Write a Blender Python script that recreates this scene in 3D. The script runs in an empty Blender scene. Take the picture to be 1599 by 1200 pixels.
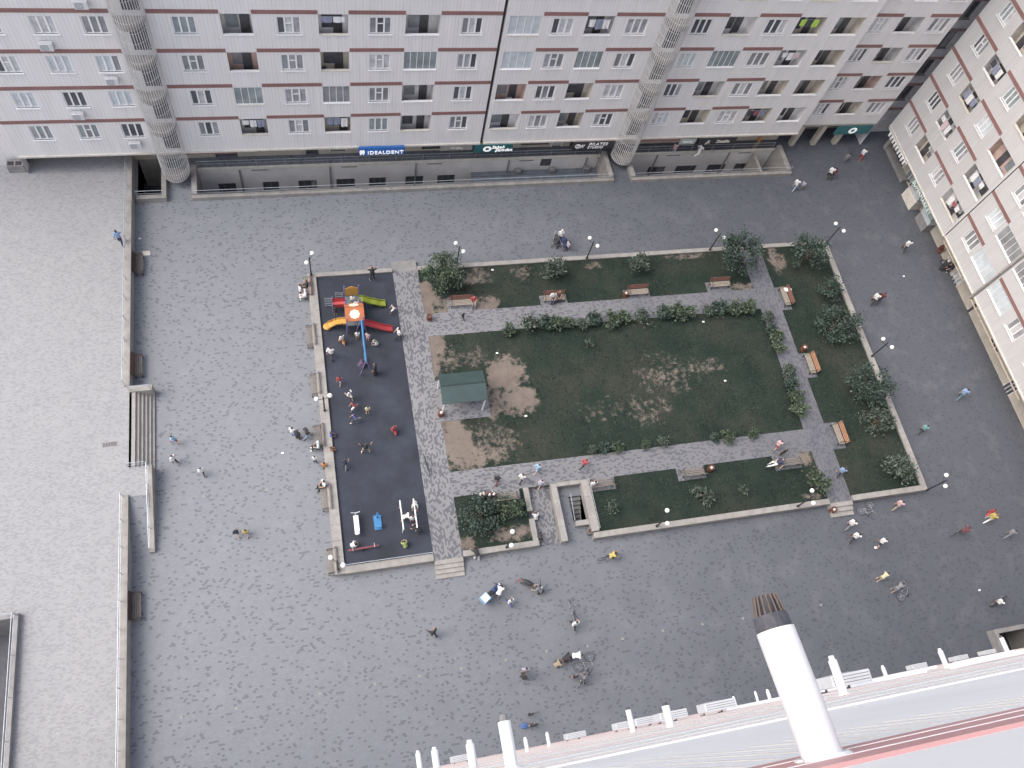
import bpy, math, random
from mathutils import Vector, Matrix, noise
R = math.radians
sc = bpy.context.scene
C = sc.collection
rnd = random.Random(7)

PEOPLE=[
('person in light blue shirt and dark trousers alone on the pale terrace', -13.65, 38.51, 1, 100, 'walk', 1.0, 'ltblue', 't', 'navy', 'black'),
('small person in white and blue top with red shorts near the terrace steps', -10.24, 22.63, 0, 150, 'run', 0.78, 'skyblue', 's', 'red', 'black'),
('person in white shirt and dark trousers walking just below the terrace steps', -10.3, 21.25, 0, 140, 'walk', 0.85, 'white', 't', 'black', 'black'),
('small person in white shirt alone in the plaza left of the playground wall', -8.58, 20.21, 0, 100, 'walk', 0.75, 'white', 't', 'black', 'black'),
('small person in navy top with arm out beside the one in yellow', -6.56, 15.74, 0, 100, 'walk', 0.75, 'navy', 's', 'navy', 'black'),
('small person in yellow top on the open plaza beside the one in navy', -5.96, 15.66, 0, 80, 'walk', 0.75, 'yellow', 's', 'khaki', 'black'),
('person in white top and pale blue trousers left of the trio by the bench', -2.57, 22.28, 0, 60, 'stand', 0.92, 'white', 't', 'ltblue', 'black'),
('person all in black in the middle of the trio by the playground bench', -2.25, 22.0, 0, 60, 'stand', 0.95, 'black', 't', 'black', 'black'),
('person in black jacket and light jeans striding away from the trio', -1.63, 22.07, 0, 20, 'walk', 0.97, 'black', 't', 'denim', 'black'),
('small person in white shirt standing off the end of the playground bench', -1.26, 20.16, 0, 80, 'stand', 0.7, 'white', 't', 'black', 'black'),
('small person in orange top beside the playground wall', -0.67, 19.57, 0, 80, 'stand', 0.8, 'orange', 's', 'green', 'black'),
('small person in white top with black shorts facing the upper playground bench', -1.22, 33.61, 0, 10, 'stand', 0.95, 'white', 't', 'black', 'black'),
('person in black with hands on head at the top wall of the playground', 4.19, 34.32, 0.46, 95, 'headhold', 1.0, 'black', 't', 'black', 'black'),
('small person in dark top below the red panel of the climbing frame', 1.17, 31.44, 0.46, 80, 'stand', 0.7, 'black', 's', 'navy', 'black'),
('small person in white and orange beside the yellow slide', 1.41, 29.02, 0.46, 110, 'walk', 0.75, 'white', 'd', 'orange', 'black'),
('small person in white top under the orange roof at the net', 2.55, 29.23, 0.46, 90, 'stand', 0.7, 'white', 's', 'khaki', 'black'),
('small person in pink under the end of the red slide', 3.28, 29.05, 0.46, 60, 'stand', 0.7, 'pink', 's', 'pink', 'black'),
('small person in pale green crawling beside the blue swing beam', 3.94, 28.67, 0.46, 200, 'crouch', 0.75, 'palegreen', 't', 'white', 'black'),
('small person in white near the end of the green slide', 5.44, 31.29, 0.46, 200, 'run', 0.65, 'white', 's', 'white', 'black'),
('person in white top and dark trousers stepping onto the playground edge', 5.54, 29.0, 0.46, 190, 'walk', 0.95, 'white', 't', 'black', 'black'),
('person in white shirt and dark trousers left of the swing beam', 0.52, 27.88, 0.46, 70, 'walk', 1.0, 'white', 't', 'black', 'black'),
('person in dark purple crouching at the foot of the swing beam', 2.44, 26.9, 0.46, 20, 'crouch', 0.95, 'purple', 't', 'grey', 'black'),
('person in black coat standing right of the swing legs', 3.48, 26.22, 0.46, 150, 'stand', 1.0, 'black', 'd', 'black', 'black'),
('small person in red top and white shorts below the swing frame', 0.91, 25.71, 0.46, 80, 'walk', 0.75, 'red', 's', 'white', 'black'),
('small person in white shirt running down the rubber floor below the one in red', 1.48, 24.53, 0.46, 300, 'run', 0.78, 'white', 's', 'white', 'black'),
('small person in red shirt running with arms out above the one in blue', 1.74, 23.6, 0.46, 210, 'run', 0.75, 'red', 's', 'white', 'black'),
('small person in bright blue shirt with legs apart on the rubber floor', 1.74, 22.66, 0.46, 190, 'run', 0.78, 'blue', 's', 'navy', 'black'),
('small person in pale yellow top and red shorts on the rubber floor', 2.64, 23.2, 0.46, 95, 'stand', 0.72, 'paleyellow', 's', 'red', 'black'),
('small person in red dress near the right edge of the rubber floor', 4.3, 21.52, 0.46, 100, 'walk', 0.75, 'red', 'd', 'red', 'black'),
('person in black shirt jumping with both arms raised', 2.2, 20.32, 0.46, 90, 'armsup', 0.88, 'black', 's', 'khaki', 'black'),
('person in dark clothes reaching one arm up on the rubber floor', 0.71, 19.37, 0.46, 70, 'armup', 0.88, 'navy', 't', 'grey', 'black'),
('small person in yellow green top at the bottom right of the rubber floor', 4.06, 13.28, 0.46, 110, 'crouch', 0.8, 'yellowgreen', 't', 'green', 'black'),
('small person in white sitting at the end of the low red seesaw beam', 0.59, 13.87, 0.46, 0, 'crouch', 0.75, 'white', 't', 'white', 'black'),
('small person in white standing at the top end of the parallel bars', 5.02, 16.04, 0.46, 260, 'bend', 0.85, 'white', 's', 'white', 'black'),
('small person in white leaning on the left parallel bar', 4.17, 15.16, 0.46, 0, 'bend', 0.8, 'white', 's', 'khaki', 'black'),
('small person in white with bare legs between the parallel bars', 4.7, 14.96, 0.46, 90, 'stand', 0.8, 'white', 's', 'pink', 'black'),
('person in black at the bottom end of the parallel bars', 5.07, 14.15, 0.46, 150, 'bend', 0.9, 'black', 't', 'black', 'black'),
('small person in black on the upper garden path below the red bench', 10.58, 30.18, 0.5, 90, 'walk', 0.6, 'black', 't', 'black', 'black'),
('person in dark top with backpack on the lower garden path near its left end', 10.85, 16.93, 0.5, 60, 'walk', 0.9, 'black', 't', 'maroon', 'black'),
('person in white shirt and dark trousers on the lower garden path', 12.58, 16.8, 0.5, 50, 'walk', 0.9, 'white', 't', 'black', 'black'),
('small person in bright blue top on the lower garden path by the lawn edge', 13.82, 17.36, 0.5, 40, 'run', 0.8, 'skyblue', 's', 'skyblue', 'black'),
('small person in red top running on the lower garden path', 17.24, 17.27, 0.5, 30, 'run', 0.85, 'red', 't', 'black', 'black'),
('small person in pale clothes at the crossing by the stairwell', 13.83, 16.25, 0.5, 50, 'run', 0.7, 'lilac', 's', 'grey', 'black'),
('person in dark top and white trousers leaning on the garden wall by the plaza', 8.67, 11.99, 0, 110, 'bend', 0.98, 'black', 't', 'white', 'black'),
('small person in white beside the broken planter wall', 13.2, 14.04, 0.05, 90, 'crouch', 0.85, 'white', 't', 'grey', 'black'),
('person in black sitting huddled at the planter wall corner', 12.97, 12.7, 0.05, 0, 'crouch', 0.95, 'black', 't', 'black', 'black'),
('small person in red and white running on the path near the right bench', 32.55, 16.89, 0.5, 35, 'run', 0.8, 'pink', 's', 'red', 'black'),
('small person in black standing at the bench on the right of the lower path', 32.83, 16.28, 0.5, 90, 'stand', 0.75, 'black', 't', 'black', 'black'),
('person in pale blue shirt walking up the right garden path', 36.8, 14.17, 0.5, 45, 'walk', 0.95, 'ltblue', 't', 'black', 'black'),
('person in white hooded top and dark trousers behind the prams on the upper plaza', 19.85, 37.09, 0, 260, 'stand', 1.0, 'white', 't', 'black', 'white'),
('small person in grey and white top beside the prams', 20.33, 36.22, 0, 200, 'stand', 0.75, 'lilac', 't', 'navy', 'black'),
('person in orange top walking past the shops', 41.16, 46.52, 0, 40, 'walk', 0.9, 'orange', 't', 'orange', 'black'),
('person in pink and white at the railing below the shops', 32.58, 45.95, 0.0, 60, 'walk', 0.85, 'pink', 't', 'lilac', 'black'),
('person in white top leaning out with one leg at the railing', 34.79, 45.49, 0.0, 20, 'run', 0.95, 'white', 't', 'white', 'black'),
('person in white top and red trousers in the upper right corner of the plaza', 51.36, 44.47, 0, 50, 'walk', 0.9, 'white', 't', 'red', 'black'),
('person in white shirt of the close pair in the upper right corner', 47.13, 42.45, 0, 45, 'walk', 0.95, 'white', 't', 'black', 'black'),
('person in maroon of the close pair in the upper right corner', 47.44, 42.36, 0, 45, 'walk', 0.9, 'maroon', 't', 'black', 'black'),
('person in white shirt and blue jeans beside the end of the light well', 43.09, 41.24, 0, 45, 'walk', 0.95, 'white', 't', 'denim', 'black'),
('thin small person in pale clothes next to the one in blue jeans', 43.89, 41.27, 0, 45, 'stand', 0.7, 'lilac', 's', 'grey', 'black'),
('small person in grey by the bicycle in the upper right corner', 49.57, 44.16, 0, 60, 'stand', 0.75, 'grey', 't', 'grey', 'black'),
('person in white shirt and black trousers alone on the right plaza', 51.52, 33.93, 0, 60, 'walk', 1.0, 'white', 't', 'black', 'black'),
('person in white shirt on the left of the walking pair on the right plaza', 46.18, 28.86, 0, 40, 'walk', 1.0, 'white', 't', 'black', 'black'),
('person in maroon top on the right of the walking pair on the right plaza', 46.7, 28.88, 0, 40, 'walk', 1.0, 'maroon', 't', 'black', 'black'),
('person in white cap and black jacket by the parked scooter at the wall', 54.4, 31.65, 0, 10, 'stand', 1.0, 'black', 't', 'black', 'white'),
('person in dark jacket behind the parked scooter at the wall', 55.12, 31.45, 0, 190, 'bend', 0.97, 'navy', 't', 'black', 'black'),
('person in light blue top and teal trousers far down the right plaza', 50.48, 19.4, 0, 35, 'walk', 1.0, 'ltblue', 't', 'teal', 'black'),
('small person in turquoise top on the right plaza beyond the garden wall', 45.65, 16.86, 0, 30, 'walk', 0.85, 'turq', 't', 'black', 'black'),
('person in white shirt and pale trousers below the right garden steps', 36.4, 10.31, 0, 35, 'walk', 1.0, 'white', 't', 'grey', 'black'),
('person in black and white shirt and black trousers below the right garden steps', 36.34, 9.34, 0, 40, 'walk', 1.0, 'white', 't', 'black', 'black'),
('small person in white shirt kicking a ball', 38.34, 8.67, 0, 40, 'run', 0.85, 'white', 's', 'black', 'black'),
('person in pink top and pale trousers by the corner of the garden wall', 40.85, 11.2, 0, 30, 'walk', 0.95, 'pink', 't', 'khaki', 'black'),
('person in yellow top and white trousers on the lower right plaza', 48.12, 9.18, 0, 20, 'walk', 1.0, 'yellow', 't', 'white', 'brown'),
('small person in red dress holding hands with the one in yellow', 48.53, 9.64, 0, 20, 'walk', 0.7, 'red', 'd', 'red', 'black'),
('small person in grey at the far lower right of the plaza', 49.25, 7.81, 0, 20, 'run', 0.8, 'grey', 't', 'grey', 'black'),
('small person in pale yellow top above the bicycle lying on the lower right plaza', 37.43, 6.23, 0, 30, 'bend', 0.8, 'paleyellow', 's', 'khaki', 'black'),
('small person in grey and white bending over the lying bicycle', 38.22, 5.32, 0, 30, 'bend', 0.85, 'grey', 's', 'grey', 'black'),
('small person in white pushing a bicycle at the right edge', 45.79, 3.13, 0, 20, 'walk', 0.85, 'white', 't', 'black', 'black'),
('person in black jacket alone on the lower left plaza', 5.07, 7.53, 0, 120, 'walk', 0.97, 'black', 't', 'black', 'black'),
('person in white shirt beside the motor scooter with the blue box', 9.65, 9.29, 0, 60, 'bend', 0.95, 'white', 't', 'grey', 'black'),
('small person in white top and blue trousers between the two scooters', 10.33, 8.68, 0, 100, 'walk', 0.85, 'white', 't', 'blue', 'black'),
('person in grey shirt at the front of the dark motor scooter', 12.48, 9.07, 0, 150, 'bend', 0.95, 'grey', 't', 'black', 'black'),
('person in white shirt and black trousers pushing a bicycle up the plaza', 14.27, 6.59, 0, 90, 'walk', 1.0, 'white', 't', 'black', 'black'),
('person in lilac top of the huddled pair on the lower plaza', 10.46, 4.33, 0, 260, 'stand', 0.95, 'lilac', 't', 'white', 'black'),
('person in black of the huddled pair on the lower plaza', 10.3, 3.96, 0, 30, 'stand', 0.95, 'black', 't', 'black', 'black'),
('person in khaki top squatting left of the bicycle repair group', 12.6, 4.33, 0, 20, 'crouch', 0.95, 'khaki', 't', 'black', 'black'),
('person in black squatting in the middle of the bicycle repair group', 13.26, 4.58, 0, 20, 'crouch', 0.98, 'black', 't', 'black', 'black'),
('person in white shirt bending over the lying bicycle in the repair group', 13.76, 4.66, 0, 350, 'bend', 0.98, 'white', 't', 'black', 'black'),
('small person in black and white below the bicycle repair group', 13.61, 3.4, 0, 90, 'stand', 0.75, 'black', 's', 'white', 'black'),
('small person in grey and black holding a small bicycle below the repair group', 14.19, 3.07, 0, 90, 'bend', 0.75, 'grey', 't', 'black', 'black'),
('small person in black near the bottom edge of the plaza', 10.33, 1.72, 0, 90, 'stand', 0.7, 'black', 's', 'khaki', 'black'),
('person in black and white next to a blue bag at the bottom of the plaza', 10.33, 1.08, 0, 90, 'stand', 0.92, 'black', 't', 'white', 'black')]
BENCHES=[
('red backed bench on the upper garden path with one person sitting', 10.69, 31.45, 0.5, 270, 1),
('red backed bench on the upper garden path with a couple sitting', 18.09, 31.28, 0.5, 270, 1),
('red backed bench on the upper garden path beside a rusty bin', 25.13, 31.24, 0.5, 270, 1),
('red backed bench on the upper garden path nearest the right path', 32.41, 31.38, 0.5, 270, 1),
('bench on the right garden path with a white bag at its lower end', 37.86, 29.74, 0.5, 180, 1),
('bench on the right garden path below a red bin', 37.86, 23.42, 0.5, 180, 1),
('bench on the right garden path with bright orange backrest slats', 38.02, 17.27, 0.5, 180, 1),
('bench in the small planted bed at lower left with people crowded at one end', 11.3, 15.73, 0.5, 90, 0),
('bench right of the garden stairwell with one person at its left end', 18.33, 15.8, 0.5, 90, 0),
('bench in the lower garden bed with a bin at its right end', 25.37, 15.73, 0.5, 90, 0),
('bench at the bare corner of the lower bed with someone lying on it', 33.2, 15.55, 0.5, 90, 0),
('dark bench against the terrace wall, nearest the building', -12.54, 37.05, 0, 0, 0),
('dark reddish bench against the terrace wall just above the steps', -12.55, 28.64, 0, 0, 1),
('dark bench against the terrace wall below the ramp', -12.58, 12.03, 0, 0, 0),
('bench at the top of the playground wall with people in white', -0.73, 34.03, 0, 180, 1),
('empty slatted bench beside the climbing frame outside the playground wall', -0.82, 29.83, 0, 180, 0),
('empty slatted bench beside the double lamp halfway down the playground wall', -0.82, 25.85, 0, 180, 0),
('slatted bench with a pale cyan figure at its lower end', -0.89, 21.85, 0, 180, 0),
('slatted bench outside the playground with a person in white at its top end', -0.8, 17.37, 0, 180, 0),
('slatted bench under the lamp at the bottom of the playground wall', -0.8, 13.05, 0, 180, 0)]
SEATED=[
('person in red top sitting at the right end of the red bench', 11.58, 31.45, 0.5, 270, 'sit', 0.95, 'red', 't', 'grey', 'black'),
('person in white top of the couple on the red bench', 17.91, 31.27, 0.5, 270, 'sit', 0.95, 'white', 't', 'navy', 'black'),
('person in brown and white top of the couple on the red bench', 18.42, 31.4, 0.5, 270, 'sit', 0.95, 'brown', 't', 'black', 'black'),
('person in maroon at the left end of the lower left garden bench', 10.08, 15.83, 0.5, 90, 'sit', 0.85, 'maroon', 't', 'maroon', 'white'),
('person in maroon and black second from the left on the lower left garden bench', 10.4, 15.84, 0.5, 90, 'sit', 0.85, 'maroon', 't', 'black', 'white'),
('person in black and white at the very end of the lower left garden bench', 9.76, 15.78, 0.5, 100, 'sit', 0.95, 'black', 't', 'white', 'black'),
('person in white top sitting beside the garden stairwell', 17.67, 15.73, 0.5, 90, 'sit', 0.92, 'white', 't', 'black', 'black'),
('person in navy top reclining on the bench at the bare bed corner', 32.11, 15.56, 0.5, 180, 'recline', 0.95, 'navy', 't', 'white', 'black'),
('person in pale cyan top slumped on the playground bench', -0.94, 21.12, 0, 180, 'sit', 0.95, 'cyan', 't', 'black', 'cyan'),
('person in white shirt and black trousers sitting on the lower playground bench', -0.8, 18.3, 0, 200, 'sit', 0.98, 'white', 't', 'black', 'black'),
('person in black sitting on the top playground bench', -0.72, 34.16, 0, 180, 'sit', 0.95, 'black', 't', 'black', 'black'),
('person in white dress on the lower end of the top playground bench', -0.88, 33.33, 0, 190, 'sit', 0.95, 'white', 't', 'white', 'white'),
('small person in blue sitting on the playground wall with legs inside', -0.02, 21.75, 0.17, 0, 'sit', 0.8, 'blue', 't', 'navy', 'black'),
('small person in rust coloured top sitting on the playground wall', -0.11, 20.67, 0.17, 20, 'sit', 0.75, 'rust', 't', 'brown', 'black')]
LAMPS=[
('black lamp with two white globes at the upper left corner of the playground', -0.32, 34.99, 60),
('black twin globe lamp on the upper garden wall behind the big bush', 10.9, 35.13, 120),
('black twin globe lamp on the upper garden wall left of the middle', 21.66, 34.89, 120),
('black twin globe lamp on the upper garden wall beside the tall tree', 32.65, 34.92, 120),
('black twin globe lamp on the upper right corner of the garden wall', 43.83, 34.88, 120),
('black twin globe lamp halfway along the right garden wall', 43.75, 23.6, 120),
('black twin globe lamp on the lower right corner of the garden wall', 43.79, 11.99, 60),
('black twin globe lamp halfway down the playground wall', -0.29, 23.67, 10),
('black twin globe lamp on the lower left corner of the playground wall', -0.41, 12.41, 140),
('black twin globe lamp on the wall of the small lower left bed', 10.76, 12.28, 75),
('black twin globe lamp on the lower bed wall right of the stairwell', 21.64, 12.24, 75),
('black twin globe lamp on the lower bed wall beside the right steps', 32.77, 12.2, 75)]
TREES=[
('large bushy tree at the upper left corner of the planted garden', 9.36, 33.54, 2.1, 1.85, 1.55, 1.5, 3000, 0),
('spiky blue green shrub on the upper bed behind the couple on the bench', 18.41, 33.47, 1.6, 0.9, 0.8, 0.9, 700, 1),
('rounded shrub on the upper bed behind the bench with the rusty bin', 25.49, 33.49, 1.5, 0.85, 0.75, 0.85, 600, 1),
('tall dark tree at the upper end of the right garden path', 33.72, 33.0, 2.7, 2.0, 1.7, 1.8, 3400, 2),
('dark tree in the upper right corner bed of the garden', 40.49, 32.98, 2.4, 1.5, 1.4, 1.5, 1900, 2),
('loose leafy tree by the right garden wall above the middle lamp', 41.02, 26.38, 1.9, 1.5, 1.9, 1.2, 2300, 2),
('low shrub near the right garden wall below the corner lamp', 41.78, 29.77, 1.4, 1.1, 1.0, 0.8, 800, 2),
('dense broad tree by the right garden wall below the middle lamp', 41.24, 20.39, 2.1, 1.75, 1.5, 1.4, 2900, 2),
('sparse pale green shrub below the dense tree on the right bed', 41.45, 17.86, 1.3, 1.3, 1.0, 0.7, 700, 1),
('sparse green shrub in the lower right corner bed of the garden', 41.65, 13.79, 1.3, 1.1, 1.1, 0.8, 800, 1),
('small tree overhanging the right garden path above the steps', 34.67, 13.66, 1.6, 0.8, 0.8, 0.8, 800, 0),
('feathery small plant in the middle of the lower bed', 25.6, 14.01, 1.0, 0.75, 0.75, 0.5, 350, 1),
('tiny plant in the lower bed left of the leaning lamp', 28.81, 13.87, 0.9, 0.3, 0.35, 0.35, 100, 1),
('wide dark shrub filling the left of the small lower bed', 9.15, 14.54, 1.3, 1.2, 1.3, 0.7, 1500, 2),
('bright green shrub leaning over the broken planter wall', 11.39, 14.72, 1.2, 1.1, 0.8, 0.6, 1100, 0),
('small plant beside the stairwell railing in the lower bed', 18.51, 14.05, 1.0, 0.45, 0.45, 0.4, 200, 1),
('thin leafless sapling in the upper part of the central lawn', 19.88, 26.84, 1.3, 0.35, 0.35, 0.8, 70, 2)]
HEDGE=[
('upper', 0, 17, 13.81, 28.59, 0.62),
('upper', 1, 17, 15.51, 28.99, 0.62),
('upper', 2, 17, 16.67, 28.94, 0.62),
('upper', 3, 17, 17.69, 28.85, 0.62),
('upper', 4, 17, 18.78, 28.86, 0.62),
('upper', 5, 17, 19.72, 28.61, 0.62),
('upper', 6, 17, 20.98, 29.07, 0.62),
('upper', 7, 17, 22.24, 28.78, 0.62),
('upper', 8, 17, 23.35, 28.91, 0.62),
('upper', 9, 17, 24.67, 28.8, 0.62),
('upper', 10, 17, 26.67, 28.91, 0.62),
('upper', 11, 17, 27.73, 28.94, 0.62),
('upper', 12, 17, 28.85, 28.96, 0.62),
('upper', 13, 17, 30.46, 28.88, 0.62),
('upper', 14, 17, 31.67, 28.95, 0.62),
('upper', 15, 17, 32.81, 28.91, 0.62),
('upper', 16, 17, 33.95, 28.87, 0.62),
('right', 0, 8, 35.51, 27.82, 0.55),
('right', 1, 8, 35.64, 26.85, 0.55),
('right', 2, 8, 35.62, 25.95, 0.55),
('right', 3, 8, 35.56, 24.96, 0.55),
('right', 4, 8, 35.55, 22.82, 0.55),
('right', 5, 8, 35.63, 21.62, 0.55),
('right', 6, 8, 35.53, 20.57, 0.55),
('right', 7, 8, 35.36, 19.49, 0.55),
('lower', 0, 8, 18.21, 18.33, 0.42),
('lower', 1, 8, 19.19, 18.31, 0.42),
('lower', 2, 8, 20.17, 18.29, 0.42),
('lower', 3, 8, 22.29, 18.19, 0.42),
('lower', 4, 8, 23.68, 18.27, 0.42),
('lower', 5, 8, 27.77, 18.14, 0.42),
('lower', 6, 8, 28.87, 18.11, 0.42),
('lower', 7, 8, 30.93, 18.08, 0.42)]
BINS=[('rusty red bin on bare soil at the upper left garden corner', 8.05, 30.41, 0.5), ('rusty red bin beside the green pavilion', 7.76, 22.44, 0.5), ('rusty bin left of the empty red bench on the upper path', 24.03, 31.12, 0.5), ('red bin above the middle bench on the right path', 37.81, 24.83, 0.5), ('brown bin at the right end of the lower bed bench', 26.82, 15.85, 0.5), ('brown bin by the right garden steps', 35.66, 11.6, 0), ('grey metal bin at the plaza end of the garden stairwell', 16.82, 12.58, 0)]
TILES=[(-10.18, 5.22), (-7.08, 5.18), (-2.21, 5.18), (1.13, 5.17), (3.92, 5.16), (6.58, 5.18), (9.52, 5.2), (12.24, 5.31), (15.03, 5.18), (17.51, 5.24), (20.42, 5.31), (23.32, 5.28), (26.33, 5.19), (-8.58, 18.68), (-4.58, 18.6), (29.39, 5.19), (32.41, 5.17)]
LITTER=[('white scrap of paper on the upper garden bed behind the bush', 13.69, 34.44, 0.5), ('white scrap of paper on the lawn near the pavilion', 12.74, 27.02, 0.5), ('white scrap of paper on the lawn below the bare soil', 13.95, 21.68, 0.5), ('white scrap of paper on the lawn below the upper hedge', 30.07, 28.18, 0.5), ('white scrap of paper in the middle of the lawn', 30.32, 22.83, 0.5), ('white scrap of paper on the right plaza near the walking pair', 50.56, 31.27, 0), ('white scrap of paper on the far lower right plaza', 45.23, 4.25, 0), ('white scrap of paper on the plaza beside the trio', -3.38, 21.09, 0), ('pale sheet of card by the terrace wall bench', -12.16, 38.24, 0), ('small white scrap by the terrace wall above the bench', -12.61, 39.61, 0)]
BIKES=[('bicycle standing at the edge of the playground and the path', 6.18, 18.76, 0.5, 100, 'up'), ('bicycle ridden by the person in yellow on the lower plaza', 17.74, 10.66, 0, 5, 'up'), ('bicycle pushed up the lower plaza by the person in white', 14.38, 7.46, 0, 95, 'up'), ('bicycle lying on its side in the repair group', 14.39, 4.51, 0, 30, 'lie'), ('small bicycle held below the repair group', 14.32, 3.24, 0, 40, 'up'), ('bicycle lying by the right garden steps', 38.39, 11.73, 0, 20, 'lie'), ('bicycle ridden on the lower right plaza by the person in maroon', 45.25, 8.62, 0, 15, 'up'), ('bicycle lying under the small pair on the lower right plaza', 38.66, 5.35, 0, 60, 'lie'), ('bicycle pushed by the small person at the right edge', 46.16, 3.31, 0, 20, 'up'), ('dark bicycle in the upper right corner of the plaza', 50.09, 44.6, 0, 40, 'up')]
MISC={'scooter_blue': (9.3, 9.52), 'scooter_dark': (12.04, 9.53), 'scooter_wall': (55.31, 31.72), 'pram1': (19.47, 36.86), 'pram2': (20.07, 36.56), 'bag': (9.93, 1.15), 'ball': (38.14, 8.45), 'plantpot': (55.2, 33.53), 'ridery': (17.87, 10.64), 'rider2': (45.38, 8.56), 'grate': (-14.13, 22.64)}
NEAR_AC=[(8.67, 39.5), (8.43, 34.0), (8.32, 31), (8.56, 28), (8.8, 25), (8.2, 20), (3.54, 21), (26.04, 17), (30.69, 14), (34.89, 11)]
FLUES=[(0.85, 52.42, 0.039), (1.07, 47.4, 0.05), (5.38, 44.9, 0.05), (13.13, 34, 0.05), (11.18, 39, 0.05), (14.31, 37, 0.05), (3.84, 33, 0.05), (5.02, 30, 0.05), (4.67, 39, 0.05), (4.12, 42.5, 0.055), (1.1, 40, 0.055), (1.02, 37, 0.05), (1.31, 43, 0.055), (12.49, 26, 0.05), (14.75, 23, 0.05), (10.83, 32, 0.05)]
SOIL=[(8.05, 28.69, 0.9, 1.6, 1), (9.4, 29.56, 3.2, 0.5, 0.9), (7.68, 27.09, 0.7, 1.5, 1), (9.0, 26.96, 1.2, 1.2, 0.5), (10.68, 26.79, 2.0, 0.9, 0.45), (13.1, 25.19, 1.6, 1.3, 1), (13.91, 22.98, 1.2, 1.1, 1), (11.82, 23.48, 1.8, 1.6, 0.7), (8.69, 20.29, 1.2, 2.0, 0.95), (9.4, 18.98, 2.0, 0.9, 0.85), (11.2, 19.99, 2.2, 1.6, 0.5), (7.56, 20.43, 0.6, 2.4, 1), (15.46, 29.69, 1.2, 0.3, 0.7), (25.64, 23.88, 2.4, 1.7, 0.46), (29.03, 24.38, 2.2, 0.8, 0.44), (25.27, 28.5, 1.4, 0.5, 0.38), (19.82, 21.54, 2.4, 1.1, 0.34), (23.31, 21.14, 2.0, 1.4, 0.42), (8.03, 32.06, 0.8, 1.8, 1), (10.92, 31.35, 2.6, 0.9, 0.98), (12.36, 33.94, 1.2, 0.7, 0.7), (16.05, 34.08, 1.0, 0.6, 0.55), (22.03, 34.24, 1.0, 0.4, 0.5), (34.55, 31.05, 1.2, 0.5, 0.65), (38.56, 33.65, 0.7, 1.2, 0.75), (34.4, 15.82, 1.1, 0.6, 0.9), (11.58, 13.22, 1.6, 0.6, 0.7), (30.64, 34.55, 2.0, 0.3, 0.6), (34.38, 12.81, 0.8, 0.4, 0.6), (7.97, 12.93, 0.8, 0.5, 0.8)]

# ------------------------------------------------------------------ materials
def new_mat(name):
    m = bpy.data.materials.new(name); m.use_nodes = True
    nt = m.node_tree
    return m, nt, nt.nodes['Principled BSDF']
def N(nt, typ, **kw):
    n = nt.nodes.new(typ)
    for k, v in kw.items():
        if k.startswith('i_'):
            key = k[2:]
            n.inputs[int(key) if key.isdigit() else key].default_value = v
        else:
            setattr(n, k, v)
    return n
def L(nt, a, b): nt.links.new(a, b)
def c4(c): return (c[0], c[1], c[2], 1)
def ramp(nt, fac, stops, interp='LINEAR'):
    r = N(nt, 'ShaderNodeValToRGB'); r.color_ramp.interpolation = interp
    e = r.color_ramp.elements
    e[0].position, e[0].color = stops[0][0], c4(stops[0][1])
    e[1].position, e[1].color = stops[-1][0], c4(stops[-1][1])
    for p, c in stops[1:-1]:
        x = e.new(p); x.color = c4(c)
    L(nt, fac, r.inputs[0]); return r.outputs[0]
def mixc(nt, fac, a, b, mode='MIX'):
    m = N(nt, 'ShaderNodeMix', data_type='RGBA', blend_type=mode)
    for i, v in ((0, fac), (6, a), (7, b)):
        if hasattr(v, 'links'): L(nt, v, m.inputs[i])
        elif isinstance(v, (int, float)): m.inputs[i].default_value = v
        else: m.inputs[i].default_value = c4(v)
    return m.outputs[2]
def mth(nt, op, a, b=0.0):
    m = N(nt, 'ShaderNodeMath', operation=op)
    for i, v in ((0, a), (1, b)):
        if hasattr(v, 'links'): L(nt, v, m.inputs[i])
        else: m.inputs[i].default_value = v
    return m.outputs[0]
def noi(nt, vec, scale, detail=4, rough=.6):
    n = N(nt, 'ShaderNodeTexNoise', i_Scale=scale, i_Detail=detail, i_Roughness=rough)
    L(nt, vec, n.inputs['Vector']); return n.outputs[0]
def coord(nt): return N(nt, 'ShaderNodeTexCoord').outputs['Object']
def bump(nt, b, h, strength=.3, dist=.01):
    n = N(nt, 'ShaderNodeBump', i_Strength=strength, i_Distance=dist)
    L(nt, h, n.inputs['Height']); L(nt, n.outputs[0], b.inputs['Normal'])
_mc = {}
def mat(name, col, rough=.6, var=.25, scale=3.0, metal=0.0, spec=.5, bmp=.0):
    if name in _mc: return _mc[name]
    m, nt, b = new_mat(name)
    n = noi(nt, coord(nt), scale)
    lo = tuple(x * (1 - var) for x in col); hi = tuple(min(1, x * (1 + var)) for x in col)
    L(nt, ramp(nt, n, [(.3, lo), (.7, hi)]), b.inputs['Base Color'])
    b.inputs['Roughness'].default_value = rough; b.inputs['Metallic'].default_value = metal
    b.inputs['Specular IOR Level'].default_value = spec
    if bmp: bump(nt, b, n, bmp)
    _mc[name] = m; return m
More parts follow.
